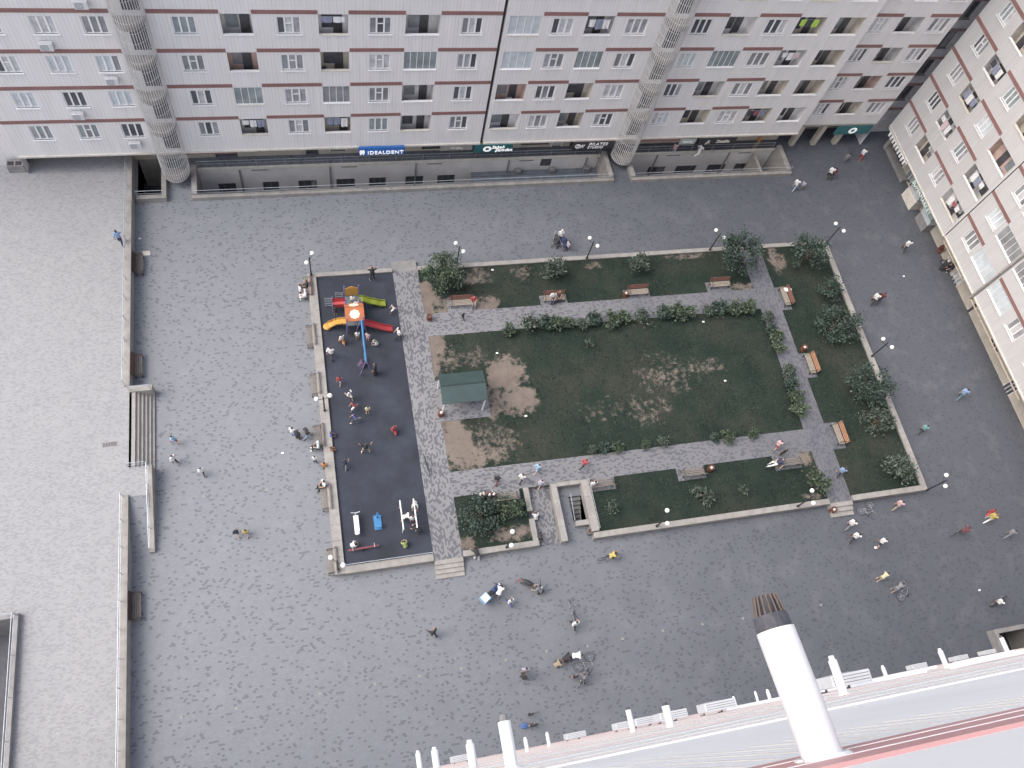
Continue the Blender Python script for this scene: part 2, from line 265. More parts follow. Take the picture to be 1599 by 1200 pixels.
def facade_mat(name, axis, base, period):
    m, nt, b = new_mat(name)
    co = coord(nt); s = N(nt, 'ShaderNodeSeparateXYZ'); L(nt, co, s.inputs[0])
    u = s.outputs[axis]; z = s.outputs[2]
    fr = mth(nt, 'FRACT', mth(nt, 'DIVIDE', u, period))
    gr = mth(nt, 'LESS_THAN', fr, .10)
    mp = N(nt, 'ShaderNodeMapping'); mp.inputs['Scale'].default_value = (1.1, 1.1, .12); L(nt, co, mp.inputs[0])
    st = noi(nt, mp.outputs[0], 1.3, 5, .7)
    st2 = noi(nt, co, .16, 3)
    col = ramp(nt, st, [(.25, tuple(x * .9 for x in base)), (.55, base), (.85, tuple(min(1, x * 1.06) for x in base))])
    col = mixc(nt, mth(nt, 'MULTIPLY', st2, .2), col, tuple(x * .82 for x in base))
    # individual boards differ a little
    fl = mth(nt, 'FLOOR', mth(nt, 'DIVIDE', u, period))
    wn = N(nt, 'ShaderNodeTexWhiteNoise', noise_dimensions='1D'); L(nt, fl, wn.inputs['W'])
    col = mixc(nt, mth(nt, 'MULTIPLY', wn.outputs[0], .07), col, tuple(x * .7 for x in base))
    gn = mth(nt, 'MULTIPLY', gr, ramp(nt, noi(nt, mp.outputs[0], 2.5), [(.35, (.0,) * 3), (.65, (.7,) * 3)]))
    col = mixc(nt, gn, col, tuple(x * .45 for x in base))
    L(nt, col, b.inputs['Base Color']); b.inputs['Roughness'].default_value = .7
    b.inputs['Specular IOR Level'].default_value = .3
    bump(nt, b, mth(nt, 'SUBTRACT', 1.0, gr), .4, .02)
    return m
def paver_mat(name, light, dark, frac, grad=None, bw=.24, rh=.12, contrast=1.0, joint=.8, rot=0):
    """small concrete setts; a fraction 'frac' of the stones is dark; grad = (x0,x1,light2,dark2,y0,y1)"""
    m, nt, b = new_mat(name)
    co = coord(nt)
    mp = N(nt, 'ShaderNodeMapping'); mp.inputs['Rotation'].default_value = (0, 0, R(rot)); L(nt, co, mp.inputs[0])
    wv = N(nt, 'ShaderNodeTexNoise', i_Scale=.35, i_Detail=2.0); L(nt, co, wv.inputs['Vector'])
    wa = N(nt, 'ShaderNodeVectorMath', operation='MULTIPLY_ADD')
    L(nt, wv.outputs['Color'], wa.inputs[0]); wa.inputs[1].default_value = (.22, .22, 0); L(nt, mp.outputs[0], wa.inputs[2])
    sp = N(nt, 'ShaderNodeSeparateXYZ'); L(nt, wa.outputs[0], sp.inputs[0])
    ry = mth(nt, 'DIVIDE', sp.outputs[1], rh); row = mth(nt, 'FLOOR', ry)
    rx = mth(nt, 'ADD', mth(nt, 'DIVIDE', sp.outputs[0], bw), mth(nt, 'MULTIPLY', row, .37)); colm = mth(nt, 'FLOOR', rx)
    cb = N(nt, 'ShaderNodeCombineXYZ'); L(nt, colm, cb.inputs[0]); L(nt, row, cb.inputs[1])
    wn = N(nt, 'ShaderNodeTexWhiteNoise', noise_dimensions='2D'); L(nt, cb.outputs[0], wn.inputs['Vector'])
    v = wn.outputs['Value']
    def edge(q, w): f = mth(nt, 'FRACT', q); return mth(nt, 'ADD', mth(nt, 'LESS_THAN', f, w), mth(nt, 'GREATER_THAN', f, 1 - w))
    jnt = mth(nt, 'MINIMUM', mth(nt, 'ADD', edge(rx, .03), edge(ry, .06)), 1.0)
    patch = noi(nt, co, .22, 3)
    n1 = noi(nt, co, 1.4, 5, .7); n2 = noi(nt, co, 9.0, 4, .7)
    dk = mth(nt, 'GREATER_THAN', mth(nt, 'ADD', v, mth(nt, 'MULTIPLY', mth(nt, 'SUBTRACT', patch, .5), .07)), 1 - frac)
    dk = mth(nt, 'MULTIPLY', dk, contrast)
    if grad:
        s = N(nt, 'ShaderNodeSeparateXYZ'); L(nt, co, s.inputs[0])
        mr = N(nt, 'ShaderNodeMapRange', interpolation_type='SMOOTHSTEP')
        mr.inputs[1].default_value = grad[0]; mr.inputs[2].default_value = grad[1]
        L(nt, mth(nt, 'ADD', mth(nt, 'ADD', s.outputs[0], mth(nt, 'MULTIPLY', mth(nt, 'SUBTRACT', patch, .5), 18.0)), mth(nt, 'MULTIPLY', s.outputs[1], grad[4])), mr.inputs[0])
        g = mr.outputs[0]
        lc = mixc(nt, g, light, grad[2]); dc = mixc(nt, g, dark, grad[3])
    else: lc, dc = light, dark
    tone = mixc(nt, mth(nt, 'MULTIPLY', v, .12), lc, (.05, .05, .06))
    col = mixc(nt, dk, tone, dc)
    # joints, worn and dusty areas
    col = mixc(nt, mth(nt, 'MULTIPLY', jnt, joint * .35), col, (.05, .05, .055))
    col = mixc(nt, ramp(nt, n1, [(.35, (.12,) * 3), (.7, (0,) * 3)]), col, (.10, .10, .12))
    col = mixc(nt, ramp(nt, noi(nt, co, .55, 6, .65), [(.52, (0,) * 3), (.8, (.14,) * 3)]), col, (.42, .41, .40))
    col = mixc(nt, mth(nt, 'MULTIPLY', n2, .16), col, (.12, .12, .14))
    L(nt, col, b.inputs['Base Color']); b.inputs['Roughness'].default_value = .75
    b.inputs['Specular IOR Level'].default_value = .35
    bump(nt, b, mth(nt, 'SUBTRACT', n2, mth(nt, 'MULTIPLY', jnt, 1.0)), .25, .01)
    return m

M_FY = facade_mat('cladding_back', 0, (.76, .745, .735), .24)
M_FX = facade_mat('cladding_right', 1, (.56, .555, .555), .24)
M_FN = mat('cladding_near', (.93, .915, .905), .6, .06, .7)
M_PLAZA = paver_mat('plaza_setts', (.236, .254, .280), (.150, .160, .180), .10, grad=(-6, 44, (.090, .101, .121), (.066, .074, .092), .05), bw=.18, rh=.115)  # darker to the right: stone tone plus courtyard light falloff painted into the colour
M_TERR = paver_mat('terrace_setts', (.355, .36, .368), (.235, .24, .25), .26, bw=.17, rh=.10, contrast=.34)
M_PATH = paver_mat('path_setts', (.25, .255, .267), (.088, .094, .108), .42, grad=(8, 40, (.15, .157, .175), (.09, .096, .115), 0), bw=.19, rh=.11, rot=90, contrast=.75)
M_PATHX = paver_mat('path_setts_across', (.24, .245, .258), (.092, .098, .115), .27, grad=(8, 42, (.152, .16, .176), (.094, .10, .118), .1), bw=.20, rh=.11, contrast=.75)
M_STONE = mat('pale_limestone', (.285, .272, .255), .8, .18, 1.6, bmp=.2)
M_STONE2 = mat('grey_stone', (.24, .235, .235), .8, .2, 1.2, bmp=.2)
M_STEP = mat('step_stone', (.29, .28, .265), .8, .15, 2.0, bmp=.2)
M_BAND = mat('oxide_red_band', (.25, .135, .125), .6, .15, .8)
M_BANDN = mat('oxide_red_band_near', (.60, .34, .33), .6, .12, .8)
M_WHITE = mat('white_upvc', (.80, .80, .80), .4, .04, 2)
M_TRIM = mat('cream_trim', (.62, .59, .53), .6, .12, 1.5)
M_CREAM = mat('cream_wall', (.47, .43, .37), .75, .14, .9)
M_BASE = mat('basement_render', (.66, .64, .62), .8, .12, .5)
M_DARK = mat('dark_seam', (.035, .035, .04), .7, .2)
M_RAIL = mat('pale_steel_rail', (.42, .46, .50), .45, .15, 4, metal=.3)
M_BLACK = mat('black_paint', (.036, .037, .042), .45, .2, 6)
M_GLOBE = mat('opal_globe', (.86, .86, .85), .25, .03, 3)
M_WOOD = mat('weathered_slats', (.20, .18, .165), .7, .3, 9)
M_WOODR = mat('red_brown_slats', (.18, .085, .07), .6, .3, 7)
M_WOODO = mat('orange_slats', (.34, .18, .11), .6, .25, 7)
M_WOODL = mat('pale_slats', (.30, .265, .22), .65, .25, 9)
M_RUBBER = mat('dark_rubber', (.030, .036, .052), .85, .32, .6, bmp=.15)
M_SEAT_IRON = mat('bench_iron', (.04, .035, .035), .5, .2)
M_ASPH = mat('dark_walkway', (.10, .105, .12), .8, .25, 1.2)
M_CAGE = mat('screen_bars', (.62, .61, .60), .55, .15, 2)
M_GLASS = [mat('glass_dark', (.095, .10, .112), .12, .3, 1.2), mat('glass_grey', (.25, .255, .265), .12, .3, 1.0),
           mat('glass_curtain', (.52, .52, .53), .16, .25, 2.5), mat('glass_pale_blue', (.54, .59, .62), .14, .15, 1.5),
           mat('glass_teal', (.26, .30, .31), .1, .3, 1.0), mat('glass_violet_grey', (.36, .36, .38), .12, .3, 1.4)]
M_INT = [mat('recess_beige', (.62, .57, .50), .8, .12), mat('recess_grey', (.60, .59, .58), .8, .12), mat('recess_rose', (.56, .42, .37), .8, .12),
         mat('recess_ochre', (.54, .49, .42), .8, .12), mat('recess_white', (.78, .77, .76), .8, .08)]
M_FLOORT = [mat('balcony_tile', (.36, .34, .335), .7, .2), mat('balcony_tile_brown', (.30, .24, .21), .7, .2)]
M_DOOR = mat('dark_door', (.085, .083, .09), .4, .3, 3)
M_TRUNK = mat('bark', (.10, .075, .055), .9, .3, 12)
M_SKIN = mat('skin', (.45, .28, .20), .55, .06, 20)
M_EYE = mat('eye', (.02, .015, .012), .2, .1)
def leaf_mat(name, col):
    m, nt, b = new_mat(name)
    oi = N(nt, 'ShaderNodeNewGeometry')
    n = noi(nt, coord(nt), 1.5, 3)
    r = mth(nt, 'ADD', mth(nt, 'MULTIPLY', oi.outputs['Random Per Island'], .7), mth(nt, 'MULTIPLY', n, .3))
    L(nt, ramp(nt, r, [(.1, tuple(x * .45 for x in col)), (.6, col), (.95, tuple(x * 1.7 for x in col))]), b.inputs['Base Color'])
    b.inputs['Roughness'].default_value = .6; b.inputs['Specular IOR Level'].default_value = .3
    return m
M_LEAF = [leaf_mat('leaf_green', (.085, .12, .08)), leaf_mat('leaf_grey_green', (.10, .13, .105)), leaf_mat('leaf_dark', (.06, .09, .075))]
M_GRASS = leaf_mat('grass_blade', (.036, .054, .041))
def bed_mat():
    m, nt, b = new_mat('lawn_soil')
    co = coord(nt)
    at = N(nt, 'ShaderNodeAttribute', attribute_name='soil')
    n = noi(nt, co, 2.6, 6, .75); n2 = noi(nt, co, 11, 4, .7)
    f = mth(nt, 'ADD', at.outputs['Fac'], mth(nt, 'MULTIPLY', mth(nt, 'SUBTRACT', n, .5), 2.3))
    f = mth(nt, 'ADD', f, mth(nt, 'MULTIPLY', mth(nt, 'SUBTRACT', n2, .5), .35))
    mask = ramp(nt, f, [(.38, (0,) * 3), (.74, (1,) * 3)])
    gcol = ramp(nt, noi(nt, co, .5, 5, .7), [(.3, (.018, .028, .024)), (.55, (.026, .040, .032)), (.75, (.046, .056, .042))])
    gcol = mixc(nt, mth(nt, 'MULTIPLY', n2, .5), gcol, (.022, .032, .028))
    gcol = mixc(nt, ramp(nt, noi(nt, co, .23, 5, .6), [(.46, (0,) * 3), (.7, (.5,) * 3)]), gcol, (.066, .062, .050))
    scol = ramp(nt, noi(nt, co, .9, 6, .7), [(.3, (.15, .127, .112)), (.6, (.205, .175, .153)), (.8, (.235, .205, .18))])
    scol = mixc(nt, ramp(nt, n2, [(.55, (0,) * 3), (.75, (.5,) * 3)]), scol, (.12, .09, .07))
    L(nt, mixc(nt, mask, gcol, scol), b.inputs['Base Color'])
    b.inputs['Roughness'].default_value = .95; b.inputs['Specular IOR Level'].default_value = .1
    bump(nt, b, n2, .6, .04)
    return m
M_BED = bed_mat()

# ------------------------------------------------------------------ mesh helpers
class MB:
    def __init__(s): s.v = []; s.f = []; s.m = []; s.cur = 0
    def poly(s, pts):
        i = len(s.v); s.v += [tuple(p) for p in pts]; s.f.append(tuple(range(i, i + len(pts)))); s.m.append(s.cur); return s
    def box(s, x0, x1, y0, y1, z0, z1, M=None):
        i = len(s.v)
        p = [Vector((x, y, z)) for z in (min(z0, z1), max(z0, z1)) for x, y in ((min(x0, x1), min(y0, y1)), (max(x0, x1), min(y0, y1)), (max(x0, x1), max(y0, y1)), (min(x0, x1), max(y0, y1)))]
        if M is not None: p = [M @ q for q in p]
        s.v += [tuple(q) for q in p]
        for f in ((0, 3, 2, 1), (4, 5, 6, 7), (0, 1, 5, 4), (1, 2, 6, 5), (2, 3, 7, 6), (3, 0, 4, 7)):
            s.f.append(tuple(i + k for k in f)); s.m.append(s.cur)
        return s
    def tube(s, pts, rad, n=6, cap=True):
        pts = [Vector(p) for p in pts]
        if not isinstance(rad, (list, tuple)): rad = [rad] * len(pts)
        base = len(s.v); up = Vector((0, 0, 1)); rings = []
        for k, p in enumerate(pts):
            d = (pts[min(k + 1, len(pts) - 1)] - pts[max(k - 1, 0)])
            d = d.normalized() if d.length > 1e-9 else Vector((0, 0, 1))
            a = d.cross(up) if abs(d.z) < .95 else d.cross(Vector((1, 0, 0)))
            a.normalize(); b = d.cross(a)
            rings.append([p + (a * math.cos(t) + b * math.sin(t)) * rad[k] for t in (2 * math.pi * q / n for q in range(n))])
        for r in rings: s.v += [tuple(q) for q in r]
        for k in range(len(pts) - 1):
            for q in range(n):
                q2 = (q + 1) % n
                s.f.append((base + k * n + q, base + k * n + q2, base + (k + 1) * n + q2, base + (k + 1) * n + q)); s.m.append(s.cur)
        if cap:
            s.f.append(tuple(base + q for q in reversed(range(n)))); s.m.append(s.cur)
            s.f.append(tuple(base + (len(pts) - 1) * n + q for q in range(n))); s.m.append(s.cur)
        return s
    def ell(s, c, rx, ry, rz, nu=10, nv=6, M=None):
        base = len(s.v); c = Vector(c)
        def ad(p):
            q = Vector((p[0] * rx, p[1] * ry, p[2] * rz))
            if M is not None: q = M @ q
            s.v.append(tuple(c + q))
        ad((0, 0, 1))
        for j in range(1, nv):
            t = math.pi * j / nv
            for i in range(nu):
                a = 2 * math.pi * i / nu; ad((math.sin(t) * math.cos(a), math.sin(t) * math.sin(a), math.cos(t)))
        ad((0, 0, -1)); last = len(s.v) - 1
        def F(*k): s.f.append(k); s.m.append(s.cur)
        for i in range(nu):
            F(base, base + 1 + i, base + 1 + (i + 1) % nu)
            for j in range(nv - 2):
                a = base + 1 + j * nu; F(a + i, a + nu + i, a + nu + (i + 1) % nu, a + (i + 1) % nu)
            a = base + 1 + (nv - 2) * nu; F(a + i, last, a + (i + 1) % nu)
        return s
    def ring(s, c, r, rt, axis='x', n=20, k=6):
        c = Vector(c); pts = []
        for i in range(n + 1):
            a = 2 * math.pi * i / n
            o = {'x': (0, math.cos(a), math.sin(a)), 'y': (math.cos(a), 0, math.sin(a)), 'z': (math.cos(a), math.sin(a), 0)}[axis]
            pts.append(c + Vector(o) * r)
        return s.tube(pts, rt, k, False)
    def mesh(s, name, mats, smooth=False):
        me = bpy.data.meshes.new(name); me.from_pydata(s.v, [], s.f)
        for m in (mats if isinstance(mats, (list, tuple)) else [mats]): me.materials.append(m)
        me.polygons.foreach_set('material_index', s.m)
        if smooth: me.polygons.foreach_set('use_smooth', [True] * len(s.f))
        me.update(); return me
    def build(s, name, mats, parent=None, loc=None, smooth=False):
        return link(name, s.mesh(name, mats, smooth), parent, loc)
def link(name, me, parent=None, loc=None):
    o = bpy.data.objects.new(name, me); C.objects.link(o)
    if parent is not None: o.parent = parent
    if loc is not None: o.location = loc
    return o
def tag(o, label, cat, group=None):
    o['label'] = label; o['category'] = cat
    if group: o['group'] = group
    return o
def thing(name, label, cat, loc=(0, 0, 0), rz=0, group=None, sc_=1.0):
    o = bpy.data.objects.new(name, None); C.objects.link(o)
    o.location = loc; o.rotation_euler = (0, 0, rz); o.scale = (sc_,) * 3; o.empty_display_size = .2
    return tag(o, label, cat, group)
def struct(o, label=None):
    o['kind'] = 'structure'
    if label: o['label'] = label
    return o
def dup(o, loc, rz, label, parent=None):
    c = o.copy(); C.objects.link(c); c.location = loc; c.rotation_euler = (0, 0, rz); c['label'] = label
    def rec(src, dst):
        for ch in src.children:
            d = ch.copy(); C.objects.link(d); d.parent = dst; rec(ch, d)
    rec(o, c); return c
def rects(x0, x1, y0, y1, holes):
    xs = sorted({x0, x1, *[min(max(h[k], x0), x1) for h in holes for k in (0, 1)]})
    ys = sorted({y0, y1, *[min(max(h[k], y0), y1) for h in holes for k in (2, 3)]})
    out = []
    for j in range(len(ys) - 1):
        run = None
        for i in range(len(xs) - 1):
            cx, cy = (xs[i] + xs[i + 1]) / 2, (ys[j] + ys[j + 1]) / 2
            if any(h[0] < cx < h[1] and h[2] < cy < h[3] for h in holes):
                if run: out.append(run); run = None
            else:
                run = (run[0], xs[i + 1], ys[j], ys[j + 1]) if run else (xs[i], xs[i + 1], ys[j], ys[j + 1])
        if run: out.append(run)
    return out
def text_mesh(name, body, size, M, m, parent, extrude=.02, align='CENTER', shear=0, bold=0.0):
    cu = bpy.data.curves.new(name, 'FONT'); cu.body = body; cu.size = size; cu.extrude = extrude; cu.align_x = align; cu.shear = shear; cu.space_character = 1.12; cu.offset = bold
    t = bpy.data.objects.new(name, cu); C.objects.link(t)
    dg = bpy.context.evaluated_depsgraph_get(); dg.update()
    me = bpy.data.meshes.new_from_object(t.evaluated_get(dg)); me.transform(M)
    bpy.data.objects.remove(t); bpy.data.curves.remove(cu)
    me.materials.clear(); me.materials.append(m)
    return link(name, me, parent)
def remesh(mb, voxel, name, smooth_it=2):
    me = mb.mesh(name + '_src', [])
    o = bpy.data.objects.new('tmp', me); C.objects.link(o)
    mo = o.modifiers.new('r', 'REMESH'); mo.mode = 'VOXEL'; mo.voxel_size = voxel; mo.use_smooth_shade = True
    sm = o.modifiers.new('s', 'SMOOTH'); sm.factor = .5; sm.iterations = smooth_it
    dg = bpy.context.evaluated_depsgraph_get(); dg.update()
    r = bpy.data.meshes.new_from_object(o.evaluated_get(dg)); r.name = name
    bpy.data.objects.remove(o); bpy.data.meshes.remove(me)
    r.materials.clear()
    r.polygons.foreach_set('use_smooth', [True] * len(r.polygons))
    return r

# ------------------------------------------------------------------ ground, plaza, terrace
PIT0 = (-12.75, -10.95, 43.25, 47.2); PIT1 = (-8.35, 25.7, 43.25, 46.15); PIT2 = (28.15, 43.0, 43.2, 46.15)
STAIRPIT = (15.95, 16.88, 13.45, 15.35)
def sheet(name, m, x0, x1, y0, y1, z, holes=()):
    mb = MB()
    for a, b, c, d in rects(x0, x1, y0, y1, list(holes)): mb.poly([(a, c, z), (b, c, z), (b, d, z), (a, d, z)])
    return struct(mb.build(name, m))
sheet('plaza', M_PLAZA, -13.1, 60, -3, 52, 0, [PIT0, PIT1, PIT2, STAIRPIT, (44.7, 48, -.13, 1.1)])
sheet('ground', mat('far_ground', (.22, .21, .20), .9, .3, .1), -500, 500, -500, 500, -.25, [(-60, 60, -3, 52)])
TZ = 1.0
t = MB()
PITL = (-26, -19.05, 1.0, 12.15)
for a, b, c, d in rects(-60, -12.97, -3, 52, [PITL]): t.poly([(a, c, TZ), (b, c, TZ), (b, d, TZ), (a, d, TZ)])
t.poly([(-12.97, 18.9, TZ), (-11.85, 18.9, TZ), (-11.85, 20.9, TZ), (-12.97, 20.9, TZ)])
struct(t.build('terrace', M_TERR))
rmp = MB().poly([(-12.97, 15.2, .012), (-11.85, 15.2, .012), (-11.85, 18.9, TZ), (-12.97, 18.9, TZ)])
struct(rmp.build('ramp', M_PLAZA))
# floors of the sunken wells
for nm, p, z in (('pit_floor', PIT0, -3.2), ('pit_floor', PIT1, -4.2), ('pit_floor', PIT2, -4.2), ('pit_floor', PITL, -3.0)):
    sheet(nm, M_ASPH, p[0] - .3, p[1] + .3, p[2] - .3, p[3] + .3, z)

# terrace wall with railing, built in two runs
def rail_run(parent, pts, h=.85, step=1.7, r=.02, mid=True, mt=None):
    mt = mt or M_RAIL
    mb = MB()
    for a, b in zip(pts[:-1], pts[1:]):
        a, b = Vector(a), Vector(b); n = max(1, round((b - a).length / step))
        mb.tube([a + Vector((0, 0, h)), b + Vector((0, 0, h))], r * 1.25, 5)
        if mid: mb.tube([a + Vector((0, 0, h * .5)), b + Vector((0, 0, h * .5))], r * .8, 5)
        for k in range(n + 1):
            p = a.lerp(b, k / n); mb.tube([p, p + Vector((0, 0, h))], r, 5)
    return mb.build('railing', mt, parent)
for lab, y0, y1 in (('long low terrace wall with steel railing between the building and the steps', 26.75, 47.1), ('low terrace wall with steel railing running below the ramp', -2.9, 19.0)):
    w = thing('terrace_wall', lab, 'wall', (-13.18, (y0 + y1) / 2, 0), 0, 'terrace edge walls')
    h = (y1 - y0) / 2
    MB().box(-.12, .22, -h, h, 0, TZ + .12).build('wall', M_STONE, w)
    MB().box(-.14, .25, -h + .01, h - .01, TZ + .12, TZ + .16).build('coping', M_STONE, w)
    rail_run(w, [(-.06, -h + .1, TZ + .16), (-.06, h - .1, TZ + .16)], .75)
w = thing('stone_steps', 'six wide pale stone steps from the terrace down to the plaza', 'steps', (-12.2, 23.6, 0))
n = 6
for k in range(n):
    x = -.62 + k * .21
    MB().box(x, x + .21 - (0 if k == n - 1 else -.02), -2.68, 2.68, 0, TZ - .01 - k * TZ / n).build('tread', M_STEP, w)
MB().box(-.8, .68, 2.68, 3.12, 0, TZ + .12).build('end_wall', M_STONE, w)
rail_run(w, [(-.75, 2.8, TZ + .12), (.6, 2.8, TZ + .12)], .6, 1.3)
rail_run(w, [(-.75, -2.72, TZ), (.35, -2.72, TZ)], .8, .6)
w = thing('ramp_wall', 'narrow sloping stone wall with railing on the outer side of the ramp', 'wall', (-11.7, 18.1, 0))
mb = MB(); a = [(-.15, -2.8), (.15, -2.8), (.15, 2.8), (-.15, 2.8)]
hz = [.28, .28, TZ + .12, TZ + .12]
mb.poly([(x, y, 0) for x, y in reversed(a)]); mb.poly([(x, y, z) for (x, y), z in zip(a, hz)])
for i in range(4):
    j = (i + 1) % 4; mb.poly([(*a[i], 0), (*a[j], 0), (*a[j], hz[j]), (*a[i], hz[i])])
mb.build('wall', M_STONE, w); rail_run(w, [(-.05, -2.7, .3), (-.05, 2.7, TZ + .12)], .7, 1.4)

def parapet(lab, name, loc, boxes, rails, h=.55, m=None):
    w = thing(name, lab, 'wall', loc, 0)
    mb = MB()
    for (x0, x1, y0, y1, z0, z1) in boxes: mb.box(x0 - loc[0], x1 - loc[0], y0 - loc[1], y1 - loc[1], z0 - loc[2], z1 - loc[2])
    mb.build('wall', m or M_STONE, w)
    for r in rails: rail_run(w, [tuple(Vector(q) - Vector(loc)) for q in r], .65, 2.2, .018)
    return w
parapet('long stone parapet with railing around the main light well', 'light_well_parapet', (8.7, 43, 0),
        [(-8.75, 26.1, 42.9, 43.22, -4.2, .38), (-8.75, -8.35, 43.25, 46.1, -4.2, .5), (25.7, 26.1, 43.25, 46.1, -4.2, .5)],
        [[(-8.6, 43.08, .38), (25.9, 43.08, .38)], [(-8.3, 46.2, .06), (25.6, 46.2, .06)]])
parapet('shorter stone parapet around the right light well', 'light_well_parapet', (35.5, 43, 0),
        [(27.75, 43.45, 42.85, 43.17, -4.2, .38), (27.75, 28.15, 43.2, 46.1, -4.2, .5), (43.0, 43.45, 43.2, 46.1, -4.2, .5), (40.9, 41.15, 43.2, 46.0, -4.2, -.4)],
        [[(27.9, 43.03, .38), (43.3, 43.03, .38)], [(28.2, 46.2, .06), (42.8, 46.2, .06)]])
parapet('stone parapet around the small dark stairwell beside the terrace wall', 'light_well_parapet', (-11.8, 43, 0),
        [(-12.75, -10.6, 42.9, 43.25, -3.2, .55), (-10.95, -10.6, 43.25, 46.9, -3.2, .5), (-12.75, -10.95, 47.2, 47.4, -3.2, 0)],
        [[(-12.7, 43.1, .55), (-10.7, 43.1, .55)]])
parapet('pale parapet with railing around a sunken opening in the terrace', 'light_well_parapet', (-19, 6.5, TZ),
        [(-19.05, -18.82, .6, 12.4, -3, TZ + .35), (-26.4, -19.05, 12.15, 12.4, -3, TZ + .35), (-26.4, -26, .6, 12.15, -3, TZ + .5), (-26, -19.05, .6, 1.0, -3, TZ + .5)],
        [[(-18.95, .8, TZ + .35), (-18.95, 12.3, TZ + .35)], [(-18.9, 12.32, TZ + .35), (-26.2, 12.32, TZ + .35)]], m=M_STONE2)
parapet('grey parapet of a small light well at the foot of the near facade', 'light_well_parapet', (46, .6, 0),
        [(44.4, 44.7, -.1, 1.4, -3, .8), (44.7, 48, 1.1, 1.4, -3, .8), (48, 48.3, -.1, 1.4, -3, .8)], [], m=M_STONE2)
sheet('pit_floor', M_DARK, 44.6, 48.1, -.13, 1.2, -2.5)

# low roof inside the main light well
w = thing('low_roof', 'flat blue grey sheet roof low inside the main light well', 'roof', (20.0, 44.7, -1.9))
mb = MB()
for i in range(6): mb.box(-5.9, 6.2, -1.4 + i * .47, -1.4 + i * .47 + .455, -.06 + i * .035, 0 + i * .035)
mb.build('roof_sheet', mat('blue_grey_sheet', (.13, .15, .175), .5, .25, 1.0), w)
mb = MB()
for x in (-2.0, 1.2, 4.4, 6.0): mb.box(x, x + .5, .9, 1.35, .15, .6)
mb.build('duct', mat('duct_grey', (.2, .2, .2), .6, .2), w)
w = thing('stair_hood', 'slim grey stair hood at the right end of the main light well', 'hood', (24.3, 43.6, -1.4))
mb = MB().poly([(-.3, 0, 0), (.3, 0, 0), (0, .1, 1.5)]).poly([(-.3, 0, 0), (0, .1, 1.5), (0, .5, 0)]).poly([(.3, 0, 0), (0, .5, 0), (0, .1, 1.5)])
mb.build('hood_shell', M_STONE2, w)

# ------------------------------------------------------------------ garden platform
PZ = .5
def plat(name, m, x0, x1, y0, y1, z=PZ, z0=.004):
    return struct(MB().box(x0, x1, y0, y1, z0, z).build(name, m))
plat('playground_floor', M_RUBBER, 0, 5.82, 12.6, 34.8, .46)
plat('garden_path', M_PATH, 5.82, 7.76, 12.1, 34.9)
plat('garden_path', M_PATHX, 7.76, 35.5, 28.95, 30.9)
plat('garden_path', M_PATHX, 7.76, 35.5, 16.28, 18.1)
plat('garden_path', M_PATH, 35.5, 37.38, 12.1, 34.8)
plat('garden_path', M_PATH, 13.0, 14.62, 12.2, 16.28, .05)
mb = MB()
plat('garden_path', M_PATHX, 7.3, 11.4, 21.95, 25.2, .53, .45)
for q in BENCHES:
    if q[3] != .5: continue
    if q[4] == 270: plat('garden_path', M_PATHX, q[1] - 1.1, q[1] + 1.1, 30.9, q[2] + .45, .515, .4)
    elif q[4] == 90: plat('garden_path', M_PATHX, q[1] - 1.1, q[1] + 1.1, q[2] - .45, 16.28, .515, .4)
    else: plat('garden_path', M_PATH, 37.38, q[1] + .45, q[2] - 1.1, q[2] + 1.1, .515, .4)
def soil_at(x, y):
    v = 0
    for sx, sy, rx, ry, s in SOIL:
        d = ((x - sx) / rx) ** 2 + ((y - sy) / ry) ** 2 + .9 * noise.noise((x * 1.1, y * 1.1, 8)) + .5 * noise.noise((x * 3.1, y * 3.1, 2))
        v = max(v, s * min(1.0, max(0.0, 1.2 - d * .6)))
    return v
def bed(x0, x1, y0, y1, res=.2):
    nx, ny = int((x1 - x0) / res), int((y1 - y0) / res); vs = []; fs = []; so = []
    for j in range(ny + 1):
        for i in range(nx + 1):
            x = x0 + (x1 - x0) * i / nx; y = y0 + (y1 - y0) * j / ny
            vs.append((x, y, PZ - .02 + .03 * noise.noise((x * .8, y * .8, 3)))); so.append(soil_at(x, y))
    for j in range(ny):
        for i in range(nx):
            a = j * (nx + 1) + i; fs.append((a, a + 1, a + nx + 2, a + nx + 1))
    me = bpy.data.meshes.new('lawn'); me.from_pydata(vs, [], fs); me.materials.append(M_BED)
    at = me.attributes.new('soil', 'FLOAT', 'POINT'); at.data.foreach_set('value', so)
    struct(link('lawn', me))
    return (x0, x1, y0, y1)
BEDS = [bed(7.76, 35.5, 18.1, 28.95), bed(7.76, 35.5, 30.9, 34.8), bed(37.38, 43.45, 12.4, 34.8), bed(7.76, 12.7, 12.4, 16.28), bed(17.4, 35.5, 12.4, 16.28)]
mb = MB(); rg = random.Random(3)
for x0, x1, y0, y1 in BEDS:
    for _ in range(int((x1 - x0) * (y1 - y0) * 30)):
        x, y = rg.uniform(x0 + .05, x1 - .05), rg.uniform(y0 + .05, y1 - .05)
        if soil_at(x, y) + (noise.noise((x * 1.3, y * 1.3, 0)) * .7) > .45: continue
        if 7.3 < x < 11.4 and 21.9 < y < 25.2: continue
        cl = noise.noise((x * .9, y * .9, 5)); hh = .03 + .04 * rg.random() + max(0, cl) * .05
        for _k in range(2):
            a = rg.uniform(0, 6.28); ex, ey = math.cos(a) * .035, math.sin(a) * .035
            lx, ly = rg.uniform(-.13, .13), rg.uniform(-.13, .13)
            mb.poly([(x - ex, y - ey, PZ - .03), (x + ex, y + ey, PZ - .03), (x + lx, y + ly, PZ + hh)])
g_ = mb.build('grass', M_GRASS); g_['kind'] = 'stuff'; g_['label'] = 'short patchy grass growing over the garden beds'
